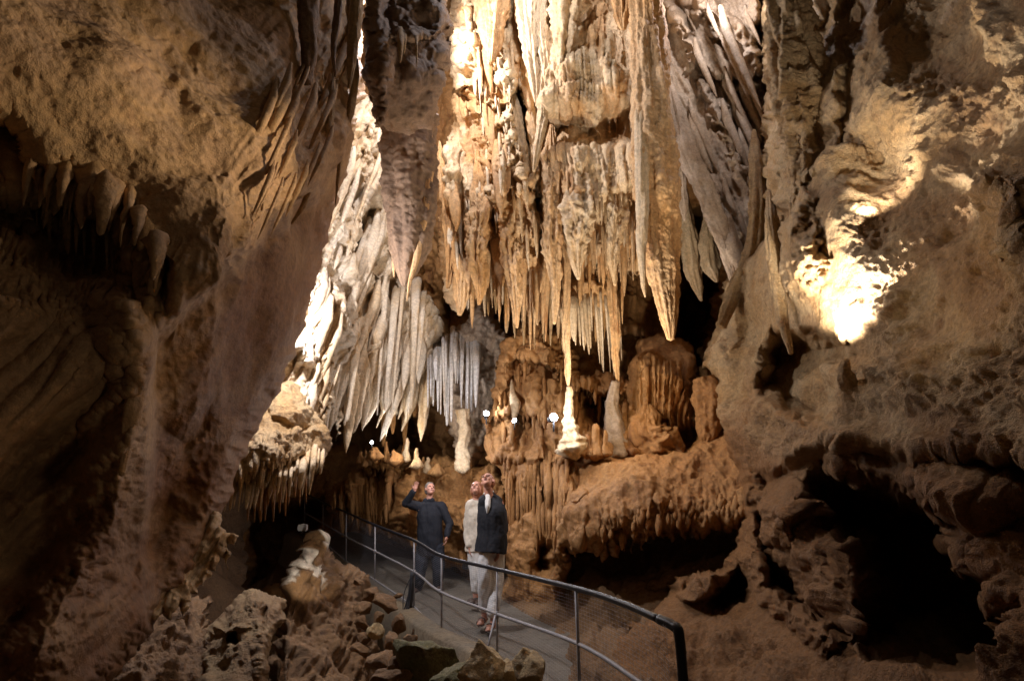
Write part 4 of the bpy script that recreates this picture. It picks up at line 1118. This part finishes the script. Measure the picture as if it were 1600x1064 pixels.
PST = [(476, 772, 813, 14.4), (505, 785.5, 842, 13.1), (541, 800, 876, 11.9), (586, 820, 901, 10.25), (647, 844, 952, 8.7), (690, 868, 989, 7.42), (777, 889, 1030, 6.27)]
top = [(440, 752, 16), (476, 770, 14.4), (505, 785, 13.1), (541, 800, 11.9), (586, 820, 10.25), (647, 844, 8.7), (690, 868, 7.42), (777, 889, 6.27)]
TOPW = [P(*q) for q in top] + [P(900, 919, 4.45), P(972, 942, 3.75), P(1030, 967, 3.28)]
TOPW = cr(TOPW, 10)
MIDW = cr([P(476, 801, 14.4), P(541, 838, 11.9), P(586, 861, 10.25), P(647, 893, 8.7), P(688, 924, 7.42), P(777, 959, 6.27), P(900, 1004, 4.5), P(997, 1064, 3.6), P(1060, 1110, 3.14)], 10)
BOTW = cr([P(476, 822, 14.4), P(541, 876, 11.9), P(586, 906, 10.25), P(632, 937, 9.0), P(647, 948, 8.7), P(686, 986, 7.42), P(758, 1028, 6.35), P(777, 1034, 6.2)], 10)
rail = bpy.data.objects.new('railing', None); COL.objects.link(rail)
tag(rail, 'curved metal railing with black handrail and wire mesh along the path', 'railing')
rail.location = (0, 0, 0)
mesh_obj('top_rail', *[(lambda a: a[0])(tube(TOPW, .021, 12)), tri(tube(TOPW, .021, 12)[1])], M_BLACKP, rail)
for nm, w, rd in (('middle_rail', MIDW, .015), ('bottom_rail', BOTW, .015)):
    v, f = tube(w, rd, 10); mesh_obj(nm, v, tri(f), M_STEEL, rail)
for (x, a, b, Y) in PST:
    p0 = P(x, a, Y); p1 = list(P(x, b, Y)); p1[2] -= .03
    v, f = tube([p0, [(p0[k] + p1[k]) / 2 for k in range(3)], p1], .0125, 10)
    mesh_obj('post', v, tri(f), M_STEEL, rail)
pH = P(900, 919, 4.45)
v, f = tube([pH, (pH[0] + .005, pH[1], .5), (pH[0] + .01, pH[1], 0.0)], .0125, 10); mesh_obj('post', v, tri(f), M_STEEL, rail)
pI = np.array(TOPW[-1])
endp = cr([tuple(pI), (pI[0] + .045, pI[1] - .11, pI[2] - .01), (pI[0] + .060, pI[1] - .15, pI[2] - .05), (pI[0] + .064, pI[1] - .155, pI[2] - .35), (pI[0] + .07, pI[1] - .16, 0)], 6)
v, f = tube(endp, .026, 12); mesh_obj('end_post', v, tri(f), M_BLACKP, rail)
v, f = tube([P(774, 961, 6.25), P(758, 1030, 6.05)], .012, 10); mesh_obj('strut', v, tri(f), M_STEEL, rail)
# dark sleeve on the fifth post
v, f = tube([P(645, 893, 8.66), P(643, 920, 8.64), P(640, 953, 8.64)], .036, 8); mesh_obj('post_sleeve', v, tri(f), M_BLK, rail)
for s, (x, a, b, Y) in enumerate(PST[2:]):      # clamps where rails cross posts
    for W_ in (MIDW,):
        k = np.argmin(np.abs(W_[:, 1] - Y)); q = W_[k]
        v, f = tube([q + [0, 0, -.03], q, q + [0, 0, .03]], .020, 10); mesh_obj('clamp', v, tri(f), M_STEEL, rail)
# wire mesh
def at_y(Wl, y):
    o = np.argsort(Wl[:, 1]); w = Wl[o]
    return np.stack([np.interp(y, w[:, 1], w[:, 0]), y, np.interp(y, w[:, 1], w[:, 2])], -1)


ys = np.linspace(3.12, 13.0, 160)
tp = at_y(TOPW, ys)
bt = at_y(PL, ys); bt[:, 2] += .075
bt[:, :2] = tp[:, :2]
parts = []
NW = 36
for i in range(NW):
    t = (i + .5) / NW
    parts.append(tube(tp * (1 - t) + bt * t, .0009, 3, False))
mesh_v, mesh_f = join(parts)
parts = []
seg = np.concatenate([[0], np.cumsum(np.linalg.norm(np.diff(tp, axis=0), axis=1))])
for s in np.arange(0.03, seg[-1], .045):
    y = np.interp(s, seg, ys)
    a = at_y(TOPW, np.array([y]))[0]; b = np.array([a[0], a[1], np.interp(y, ys, bt[:, 2])])
    parts.append(tube([a, (a + b) / 2, b], .0007, 3, False))
v2, f2 = join(parts)
mesh_obj('wire_mesh', np.vstack([mesh_v, v2]), np.vstack([mesh_f, f2 + len(mesh_v)]), M_WIRE, rail)

# cable tangle at the dark sleeve
parts = []
r = random.Random(4)
for i in range(7):
    a = np.array(P(646 - r.uniform(0, 4), 893 + r.uniform(0, 10), 8.6)); b = np.array(P(624 + r.uniform(0, 14), 960 + r.uniform(-4, 6), 8.5))
    mid = (a + b) / 2 + np.array([r.uniform(-.06, .06), 0, r.uniform(-.05, .05)])
    parts.append(tube(cr([a, mid, b], 8), .006, 6))
v, f = join(parts)
tag(mesh_obj('cable_bundle', v, f, M_BLK), 'dark bundle of loose cables dangling from the sleeved railing post', 'cables')

# ------------------------------------------------------------------ lamps
M_LENS = flat_mat('lit_lens', (1, 1, 1), .3, 0, 5, 0, emit=(0.80, 0.88, 1.0), es=26)
M_LENSB = flat_mat('bright_lit_lens', (1, 1, 1), .3, 0, 5, 0, emit=(0.78, 0.87, 1.0), es=120)


def spot_fixture(px, py, Y, rpx, label, aim, lens, watt, tilt=0):
    """small can spotlight: housing, bezel, glowing lens, bracket, spike"""
    c = PV(px, py, Y * gs(px))
    s = Y * gs(px) / F
    r_ = rpx * s
    e = bpy.data.objects.new('spotlight', None); COL.objects.link(e); e.location = c
    tag(e, label, 'spotlight', 'lit spotlights in the grotto')
    d = (Vector(aim)).normalized()
    q = d.to_track_quat('Z', 'Y')

    def put(name, pts, rads, mat, n=20):
        v, f = tube(pts, rads, n)
        v = np.array([(q @ Vector(w))[:] for w in v])
        return mesh_obj(name, v, tri(f), mat, e)
    body = put('housing', [(0, 0, -2.6 * r_), (0, 0, -2.4 * r_), (0, 0, -.6 * r_), (0, 0, 0)], [r_ * .5, r_ * .8, r_ * .95, r_ * 1.12], M_BLK)
    put('bezel', [(0, 0, -.08 * r_), (0, 0, .12 * r_)], [r_ * 1.2, r_ * 1.2], M_BLK)
    put('lens', [(0, 0, .13 * r_), (0, 0, .16 * r_), (0, 0, .30 * r_)], [r_ * 1.02, r_ * 1.0, r_ * .4], lens)
    v, f = tube([(0, .0, -1.1 * r_), (0, .3 * r_, -2.2 * r_), (0, .5 * r_, -3.6 * r_)], r_ * .22, 8)
    mesh_obj('bracket', v, tri(f), M_BLK, e)
    ld = bpy.data.lights.new('spotlight_beam', 'POINT'); ld.energy = watt * .6; ld.color = (0.86, 0.91, 1.0); ld.shadow_soft_size = r_
    lo = bpy.data.objects.new('spotlight_beam', ld); COL.objects.link(lo); lo.parent = e
    lo.location = d * r_ * 2.2; lo.rotation_euler = (-d).to_track_quat('Z', 'Y').to_euler()
    return e


spot_fixture(865, 652, 6.15, 6.2, 'brightest spotlight, glaring towards the viewer from the fluted flowstone', (.35, -1, 0.12), M_LENSB, 25)
spot_fixture(804, 657, 6.6, 3.8, 'tilted spotlight under the small white knob, left of the brightest one', (-.5, -.8, .35), M_LENS, 10)
spot_fixture(760, 646, 7.3, 4.6, 'wide-faced spotlight on a dark bracket beside the grey pillar', (.1, -.9, .5), M_LENS, 30)
spot_fixture(607, 659, 8.2, 2.6, 'spotlight glowing in the dark hollow above the row of stalagmites', (.1, -1, .1), M_LENS, 12)
spot_fixture(549, 664, 7.6, 2.4, 'dimmer spotlight at the foot of the white cascade', (-.1, -.9, .4), M_LENS, 10)
spot_fixture(581, 691, 8.0, 2.4, 'lowest spotlight, near the left end of the rock bank', (.1, -1, .2), M_LENS, 10)


def box_fixture(px, py, Y, w, h, label, mat, name='floodlight'):
    c = PV(px, py, Y); s = Y / F
    e = bpy.data.objects.new(name, None); COL.objects.link(e); e.location = c
    tag(e, label, name.replace('_', ' '))
    bm = bmesh.new()
    bmesh.ops.create_cube(bm, size=1)
    bmesh.ops.scale(bm, vec=(w * s, .7 * w * s, h * s), verts=bm.verts)
    bmesh.ops.bevel(bm, geom=bm.edges[:], offset=h * s * .12, segments=2, affect='EDGES')
    me = bpy.data.meshes.new('case'); bm.to_mesh(me); bm.free(); me.materials.append(mat)
    o = bpy.data.objects.new('case', me); COL.objects.link(o); o.parent = e
    v, f = tube([(-w * s * .3, 0, -h * s * .5), (0, 0, -h * s * .9), (w * s * .3, 0, -h * s * .5)], h * s * .07, 6)
    mesh_obj('bracket', v, tri(f), M_BLK, e)
    v, f = tube([(0, 0, h * s * .48), (0, 0, h * s * .56)], w * s * .3, 16)
    mesh_obj('cover', v, tri(f), mat, e)


M_GBOX = flat_mat('grey_plastic', (0.35, 0.34, 0.33), .5)
box_fixture(611, 713, 11.6, 10, 7, 'small grey floodlight case on the edge of the rock bank', M_GBOX)
box_fixture(473, 824, 8.2, 13, 9, 'grey junction box beside the railing at the top of the pit', M_GBOX, 'junction_box')
box_fixture(731, 884, 10.9, 16, 8, 'low dark floor lamp on the path edge behind the people', M_BLK, 'floor_lamp')

# ------------------------------------------------------------------ people
M_SKIN = flat_mat('skin', (0.55, 0.27, 0.19), .5, 0, 12, .12)
M_NAVY = flat_mat('navy_cloth', (0.009, 0.010, 0.016), .85, 0, 40, .35, .5)
M_BLUE = flat_mat('dark_blue_cloth', (0.022, 0.026, 0.038), .85, 0, 40, .3, .5)
M_WHITEC = flat_mat('white_cloth', (0.72, 0.70, 0.68), .85, 0, 30, .08, .5)
M_CREAMC = flat_mat('cream_knit', (0.62, 0.55, 0.46), .9, 0, 60, .15, .6)
M_HAIRG = flat_mat('grey_hair', (0.16, 0.13, 0.11), .6, 0, 60, .4, .6)
M_HAIRR = flat_mat('reddish_hair', (0.32, 0.12, 0.06), .6, 0, 60, .3, .6)
M_SHOE = flat_mat('brown_leather', (0.06, 0.035, 0.025), .55, 0, 20, .3)
M_MOUTH = flat_mat('mouth', (0.16, 0.04, 0.035), .5)
M_EYE = flat_mat('eye', (0.02, 0.015, 0.012), .3)


def ell(c, r, rot=None, seg=20):
    u = np.linspace(0, np.pi, seg); w = np.linspace(0, 2 * np.pi, seg * 2, endpoint=False)
    U, W2 = np.meshgrid(u, w, indexing='ij')
    v = np.stack([np.sin(U) * np.cos(W2) * r[0], np.sin(U) * np.sin(W2) * r[1], np.cos(U) * r[2]], -1).reshape(-1, 3)
    if rot is not None: v = v @ np.asarray(rot).T
    n = seg * 2
    i = np.arange(seg - 1)[:, None] * n + np.arange(n)[None, :]
    j = np.arange(seg - 1)[:, None] * n + (np.arange(n)[None, :] + 1) % n
    return v + np.asarray(c), np.stack([i, i + n, j + n, j], -1).reshape(-1, 4)


def limb(pts, rads, flat=1.0, n=16, hem=None):
    """closed tapering tube with round ends through joints"""
    p = cr(pts, 6) if len(pts) > 2 else np.linspace(pts[0], pts[1], 8)
    r = np.interp(np.linspace(0, 1, len(p)), np.linspace(0, 1, len(rads)), rads)
    v, f = tube(p, r, n)
    a = ell(p[0], (r[0],) * 3, None, 10); b = ell(p[-1], (r[-1],) * 3, None, 10)
    return [(v, f), a, b] if hem is None else [(v, f), a]


def torso(pts, hw, dp, side):
    """a trunk wider than deep: three fused tubes side by side"""
    side = np.array(side, float); side /= np.linalg.norm(side)
    out = []
    pts = [np.array(q, float) for q in pts]
    for k in (-1, 0, 1):
        out += limb([q + side * k * (w - d) for q, w, d in zip(pts, hw, dp)], [d * (1 if k == 0 else .97) for d in dp], hem=1)
    return out


def fuse(name, parts, vox, mat, parent, smooth=2):
    v, f = join(parts)
    me = bpy.data.meshes.new(name)
    me.from_pydata(v.tolist(), [], f.tolist())
    o = bpy.data.objects.new(name, me); COL.objects.link(o)
    md = o.modifiers.new('r', 'REMESH'); md.mode = 'VOXEL'; md.voxel_size = vox
    if smooth:
        s = o.modifiers.new('s', 'SMOOTH'); s.factor = .5; s.iterations = smooth
    dg = bpy.context.evaluated_depsgraph_get()
    m2 = bpy.data.meshes.new_from_object(o.evaluated_get(dg))
    o.modifiers.clear(); o.data = m2
    m2.materials.clear(); m2.materials.append(mat)
    if name in ('jacket', 'trousers', 'cardigan', 'shirt'):
        nv = len(m2.vertices)
        co = np.empty(nv * 3, np.float32); no = np.empty(nv * 3, np.float32)
        m2.vertices.foreach_get('co', co); m2.vertices.foreach_get('normal', no)
        co = co.reshape(-1, 3).astype(float); no = no.reshape(-1, 3)
        x_, y_, z_ = co.T
        d_ = .012 * ridged(x_ * 7 + z_ * 2, y_ * 7, z_ * 3.2, 5, 2) + .010 * fbm(x_ * 12, y_ * 12, z_ * 7, 6, 3)
        m2.vertices.foreach_set('co', (co + no * (d_ - .006)[:, None]).astype(np.float32).ravel())
    for pl in m2.polygons: pl.use_smooth = True
    o.parent = parent
    o.matrix_parent_inverse = Matrix.Translation(-Vector(parent.location))
    return o


def frame(face, up):
    f = np.array(face, float); f /= np.linalg.norm(f)
    u = np.array(up, float); u -= f * (u @ f); u /= np.linalg.norm(u)
    r = np.cross(f, u)
    return f, u, r


def head(c, face, up, s=1.0):
    """skull, jaw, nose, brow, ears as shapes to fuse with the body; eyes and mouth as small separate parts"""
    f, u, r = frame(face, up)
    R = np.stack([r, f, u], 1)
    c = np.array(c)
    g = lambda a, b, d: c + (r * a + f * b + u * d) * s
    body = [ell(g(0, -.012, .03), (.076 * s, .095 * s, .09 * s), R), ell(g(0, .02, -.045), (.058 * s, .068 * s, .07 * s), R), ell(g(0, .058, -.085), (.03 * s, .025 * s, .024 * s), R),
            ell(g(0, .098, -.012), (.013 * s, .02 * s, .03 * s), R), ell(g(0, .108, -.026), (.018 * s, .014 * s, .012 * s), R), ell(g(0, .074, .03), (.055 * s, .018 * s, .014 * s), R),
            ell(g(.078, -.01, -.005), (.012 * s, .022 * s, .033 * s), R), ell(g(-.078, -.01, -.005), (.012 * s, .022 * s, .033 * s), R),
            ell(g(.036, .068, -.03), (.024 * s, .02 * s, .02 * s), R), ell(g(-.036, .068, -.03), (.024 * s, .02 * s, .02 * s), R)]
    return body, g, R


def hand(w, d, palm, s=1.0, curl=.5):
    """palm and five tapering bent fingers"""
    f, u, r = frame(d, palm)      # f along the fingers, u out of the palm
    w = np.array(w)
    g = lambda a, b, c: w + (r * a + f * b + u * c) * s
    ps = [ell(g(0, .05, 0), (.042 * s, .052 * s, .017 * s), np.stack([r, f, u], 1), 12)]
    ps += limb([g(0, -.03, 0), g(0, .03, 0)], [.03 * s, .032 * s], n=10)
    for a, l in ((-.032, .07), (-.011, .082), (.011, .076), (.031, .06)):
        k = curl
        p0 = g(a, .085, 0); p1 = g(a * 1.1, .085 + l * .45, .012 * k); p2 = g(a * 1.1, .085 + l * .8, .035 * k); p3 = g(a * 1.08, .085 + l * .95, .055 * k)
        ps += limb([p0, p1, p2, p3], [.0105 * s, .0095 * s, .0085 * s, .0075 * s], n=8)
    ps += limb([g(-.03, .02, .003), g(-.062, .055, .015), g(-.066, .09, .03)], [.014 * s, .012 * s, .009 * s], n=8)
    return ps


def person(name_label, Y0, J, cfg, px0, py0):
    c = PV(px0, py0, Y0)
    e = bpy.data.objects.new('person', None); COL.objects.link(e); e.location = c
    tag(e, name_label, 'person', None)
    bpy.context.view_layer.update()
    Q = {k: np.array(P(v[0], v[1], Y0 + v[2])) for k, v in J.items()}
    return e, Q


# --- guide in dark jacket, arm raised
J = dict(head=(672, 764, 0), neck=(670, 782, .03), sl=(654, 791, .02), sr=(689, 791, .05), el=(634, 786, -.10), hl=(648, 765, -.22), er=(703, 818, .02), hr=(698, 838, -.10),
         chest=(671, 805, .02), waist=(672, 838, .02), hip=(672, 856, .02), pl=(662, 856, .02), pr=(683, 856, .02), kl=(657, 890, -.04), kr=(685, 890, -.02), al=(653, 918, .02), ar=(684, 915, .04))
e, Q = person('person in dark navy jacket and trousers raising one hand beside the head, looking up', 10.28, J, None, 670, 925)
hb, g, R = head(Q['head'], (.45, -.80, .42), (.0, .35, 1), .98)
zf = 0.02
body = hb + limb([Q['neck'] + [0, 0, -.06], Q['head'] + [0, .02, -.06]], [.06, .055]) + limb([Q['chest'], Q['hip']], [.11, .11]) + \
    limb([Q['el'] * .4 + Q['hl'] * .6, Q['hl'] + [0, 0, 0]], [.035, .028]) + hand(Q['hl'], (.25, -.3, .9), (.3, -.9, -.2), .95, .35) + limb([Q['er'] * .4 + Q['hr'] * .6, Q['hr']], [.035, .028]) + hand(Q['hr'], (-.05, -.35, -.9), (-.9, -.2, 0), .95, .9)
for k, a in (('al', 'pl'), ('ar', 'pr')):
    body += limb([Q[a], (Q[a] + Q[k]) / 2, Q[k] + [0, 0, -.02]], [.07, .055, .04])
body += [*limb([Q['chest'], Q['sl'] * .5 + Q['el'] * .5, Q['el'], Q['hl']], [.05, .04, .035, .028]), *limb([Q['chest'], Q['sr'], Q['er'], Q['hr']], [.05, .04, .035, .028])]
fuse('body', body, .0075, M_SKIN, e)
jk = torso([Q['neck'] + [0, 0, -.09], Q['chest'], Q['waist'], Q['hip'] + [0, 0, -.12]], [.16, .215, .225, .24], [.09, .13, .145, .15], (1, .1, 0)) + limb([Q['sl'], Q['sr']], [.085, .085]) + \
    limb([Q['sl'], (Q['sl'] + Q['el']) / 2, Q['el']], [.09, .075, .07]) + limb([Q['el'], (Q['el'] + Q['hl']) / 2, Q['hl'] * .85 + Q['el'] * .15], [.068, .055, .05]) + \
    limb([Q['sr'], (Q['sr'] + Q['er']) / 2, Q['er']], [.09, .078, .07]) + limb([Q['er'], Q['hr'] * .9 + Q['er'] * .1], [.068, .052]) + \
    limb([Q['neck'] + [-.06, -.02, 0], Q['neck'] + [.06, -.02, .01]], [.045, .045])
j_ = fuse('jacket', jk, .011, M_NAVY, e)
fuse('trousers', limb([Q['pl'] + [0, 0, .02], Q['kl'], Q['al'] + [0, 0, .03]], [.125, .10, .085]) + limb([Q['pr'] + [0, 0, .02], Q['kr'], Q['ar'] + [0, 0, .03]], [.125, .10, .085]) + limb([Q['pl'], Q['pr']], [.13, .13]), .011, M_BLUE, e)
for k, dx in (('al', -.03), ('ar', .03)):
    fuse('shoe', [ell(Q[k] + [dx, -.07, -.035], (.05, .13, .045)), ell(Q[k] + [0, .0, -.02], (.05, .055, .06))], .008, M_SHOE, e)
f_, u_, r_ = R[:, 1], R[:, 2], R[:, 0]
fuse('hair', [ell(g(0, -.03, .05), (.086, .098, .092), R), ell(g(0, -.065, -.0), (.08, .06, .085), R), ell(g(.065, -.02, .02), (.02, .045, .05), R), ell(g(-.065, -.02, .02), (.02, .045, .05), R)], .009, M_HAIRG, e)
fuse('mouth', [ell(g(0, .088, -.055), (.024, .008, .007), R)], .004, M_MOUTH, e, 0)
for sx in (1, -1): fuse('eye', [ell(g(.03 * sx, .083, .012), (.014, .006, .007), R)], .003, M_EYE, e, 0)

# --- visitor in dark jacket and white trousers
J = dict(head=(762, 752, 0), neck=(764, 772, .05), sl=(755, 784, .02), sr=(781, 785, .06), er=(785, 826, .08), hr=(779, 856, -.04), el=(755, 825, .12), hl=(756, 850, .10),
         chest=(767, 800, .02), waist=(769, 832, .02), hip=(769, 853, .02), pl=(760, 856, -.04), pr=(777, 856, .06), kl=(757, 905, -.06), kr=(776, 905, .03), al=(757, 960, .02), ar=(770, 969, -.12))
e, Q = person('person in dark open jacket, white shirt and white trousers gazing up, standing on the path', 7.55, J, None, 765, 980)
hb, g, R = head(Q['head'], (-.30, -.70, .72), (.0, .6, .8), 1.0)
body = hb + limb([Q['neck'] + [0, 0, -.06], Q['head'] + [0, .03, -.06]], [.062, .058]) + limb([Q['chest'], Q['hip']], [.11, .11]) + limb([Q['chest'], Q['sr'], Q['er'], Q['hr']], [.05, .045, .04, .03]) + hand(Q['hr'], (-.1, -.2, -1), (-.9, -.4, 0), 1.0, .6) + \
    limb([Q['chest'], Q['sl'], Q['el'], Q['hl']], [.05, .045, .04, .03]) + hand(Q['hl'], (.1, .3, -1), (.9, .3, 0), .9, .6)
for k, a in (('al', 'pl'), ('ar', 'pr')):
    kn = Q['kl'] if k == 'al' else Q['kr']
    body += limb([Q[a] + [0, .03, 0], kn, Q[k] + [0, 0, -.03]], [.055, .045, .035]) + [ell(Q[k] + [-.04, -.07, -.06], (.045, .12, .032)), ell(Q[k] + [0, .01, -.05], (.04, .05, .045))]
    for t_ in range(5): body += [ell(Q[k] + [-.075 + .019 * t_, -.18 + .008 * abs(t_ - 1), -.07], (.011, .025, .012), None, 8)]
fuse('body', body, .0075, M_SKIN, e)
sd_ = (.93, -.36, 0)
fuse('shirt', limb([Q['neck'] + [-.01, -.055, -.03], Q['chest'] + [-.035, -.115, .08], Q['chest'] + [-.04, -.13, .0]], [.036, .034, .012]) + limb([Q['neck'] + [-.06, -.03, .01], Q['neck'] + [.05, -.01, .03]], [.02, .02]), .009, M_WHITEC, e)
jk = torso([Q['neck'] + [.0, .03, -.08], Q['chest'], Q['waist'], Q['hip'] + [-.02, -.01, -.07]], [.15, .19, .195, .215], [.08, .13, .145, .17], sd_) + \
    limb([Q['sr'] + [-.05, 0, .0], (Q['sr'] + Q['er']) / 2, Q['er']], [.085, .08, .072]) + limb([Q['er'], Q['hr'] * .92 + Q['er'] * .08], [.072, .055]) + \
    limb([Q['sl'] + [.02, 0, 0], (Q['sl'] + Q['el']) / 2, Q['el']], [.08, .075, .068]) + limb([Q['el'], Q['hl'] * .92 + Q['el'] * .08], [.066, .052]) + \
    limb([Q['neck'] + [.02, .045, .01], Q['sr'] + [-.03, 0, .01]], [.045, .07]) + limb([Q['neck'] + [-.03, .03, 0], Q['sl'] + [.02, 0, .01]], [.04, .065])
fuse('jacket', jk, .011, M_NAVY, e)
fuse('trousers', limb([Q['pl'] + [0, .05, -.02], Q['kl'], Q['al'] + [0, 0, .08]], [.095, .09, .075]) + limb([Q['pr'] + [0, .0, -.02], Q['kr'], Q['ar'] + [0, 0, .10]], [.095, .09, .075]) + limb([Q['pl'] + [0, .05, 0], Q['pr']], [.11, .11]), .011, M_WHITEC, e)
for k in ('al', 'ar'):
    s_ = fuse('sandal', [ell(Q[k] + [-.04, -.07, -.088], (.052, .14, .014)), ell(Q[k] + [-.045, -.12, -.065], (.05, .022, .034)), ell(Q[k] + [-.03, -.05, -.055], (.048, .02, .04)), ell(Q[k] + [0, .02, -.05], (.045, .04, .025))], .006, M_SHOE, e, 1)
fuse('hair', [ell(g(0, -.055, .03), (.083, .075, .088), R)], .009, M_HAIRR, e)
fuse('mouth', [ell(g(0, .09, -.052), (.022, .01, .012), R)], .004, M_MOUTH, e, 0)
for sx in (1, -1): fuse('eye', [ell(g(.03 * sx, .084, .012), (.014, .006, .007), R)], .003, M_EYE, e, 0)
gp = []
for sx in (1, -1):
    ring = [g(.032 * sx + .024 * math.cos(t), .098, .01 + .018 * math.sin(t)) for t in np.linspace(0, 2 * math.pi, 17)]
    gp.append(tube(ring, .0022, 6)); gp.append(tube([g(.056 * sx, .096, .014), g(.078 * sx, .05, .016), g(.08 * sx, -.01, .014)], .002, 6))
gp.append(tube([g(-.01, .1, .014), g(.01, .1, .014)], .0022, 6))
v, f = join(gp); o = mesh_obj('glasses', v, f, M_BLK, e); o.matrix_parent_inverse = Matrix.Translation(-Vector(e.location))

# --- visitor in cream cardigan, half hidden
J = dict(head=(744, 763, 0), neck=(744, 779, .03), sl=(735, 790, .0), sr=(760, 790, .05), el=(731, 824, .02), hl=(734, 852, -.08), chest=(746, 805, .02), waist=(746, 835, .02), hip=(747, 852, .02),
         pl=(741, 858, 0), pr=(755, 858, .02), kl=(744, 896, -.02), kr=(755, 896, 0), al=(743, 934, 0), ar=(753, 936, 0))
e, Q = person('person with reddish hair in long cream cardigan, half hidden behind the visitor in white trousers', 8.75, J, None, 745, 943)
hb, g, R = head(Q['head'], (-.25, -.8, .55), (.0, .5, .8), .95)
body = hb + limb([Q['neck'] + [0, 0, -.06], Q['head'] + [0, .03, -.05]], [.055, .05]) + limb([Q['chest'], Q['hip']], [.1, .11]) + limb([Q['chest'], Q['sl'], Q['el'], Q['hl']], [.05, .04, .035, .028]) + hand(Q['hl'], (.05, -.2, -1), (.9, -.3, 0), .9, .6)
for k, a in (('al', 'pl'), ('ar', 'pr')):
    body += limb([Q[a], (Q[a] + Q[k]) / 2, Q[k] + [0, 0, -.02]], [.07, .05, .036])
fuse('body', body, .0075, M_SKIN, e)
fuse('cardigan', torso([Q['neck'] + [0, 0, -.08], Q['chest'], Q['waist'], Q['hip'] + [0, 0, -.08]], [.13, .18, .18, .20], [.08, .12, .13, .14], (1, .2, 0)) + limb([Q['sl'], Q['sr']], [.08, .08]) + limb([Q['sl'], Q['el'], Q['hl'] * .95 + Q['el'] * .05], [.08, .07, .06]), .011, M_CREAMC, e)
fuse('trousers', limb([Q['pl'], Q['kl'], Q['al'] + [0, 0, .12]], [.11, .09, .07]) + limb([Q['pr'], Q['kr'], Q['ar'] + [0, 0, .12]], [.11, .09, .07]) + limb([Q['pl'], Q['pr']], [.11, .11]), .011, M_WHITEC, e)
for k in ('al', 'ar'):
    fuse('shoe', [ell(Q[k] + [-.05, -.05, -.035], (.07, .11, .04)), ell(Q[k] + [0, 0, -.02], (.045, .05, .05))], .008, M_SHOE, e)
fuse('hair', [ell(g(0, -.03, .04), (.088, .095, .09), R), ell(g(0, -.06, -.03), (.09, .06, .10), R), ell(g(.07, -.02, -.02), (.025, .045, .075), R), ell(g(-.07, -.02, -.02), (.025, .045, .075), R)], .009, M_HAIRR, e)
fuse('mouth', [ell(g(0, .084, -.052), (.02, .008, .007), R)], .004, M_MOUTH, e, 0)
for sx in (1, -1): fuse('eye', [ell(g(.029 * sx, .08, .012), (.013, .006, .006), R)], .003, M_EYE, e, 0)
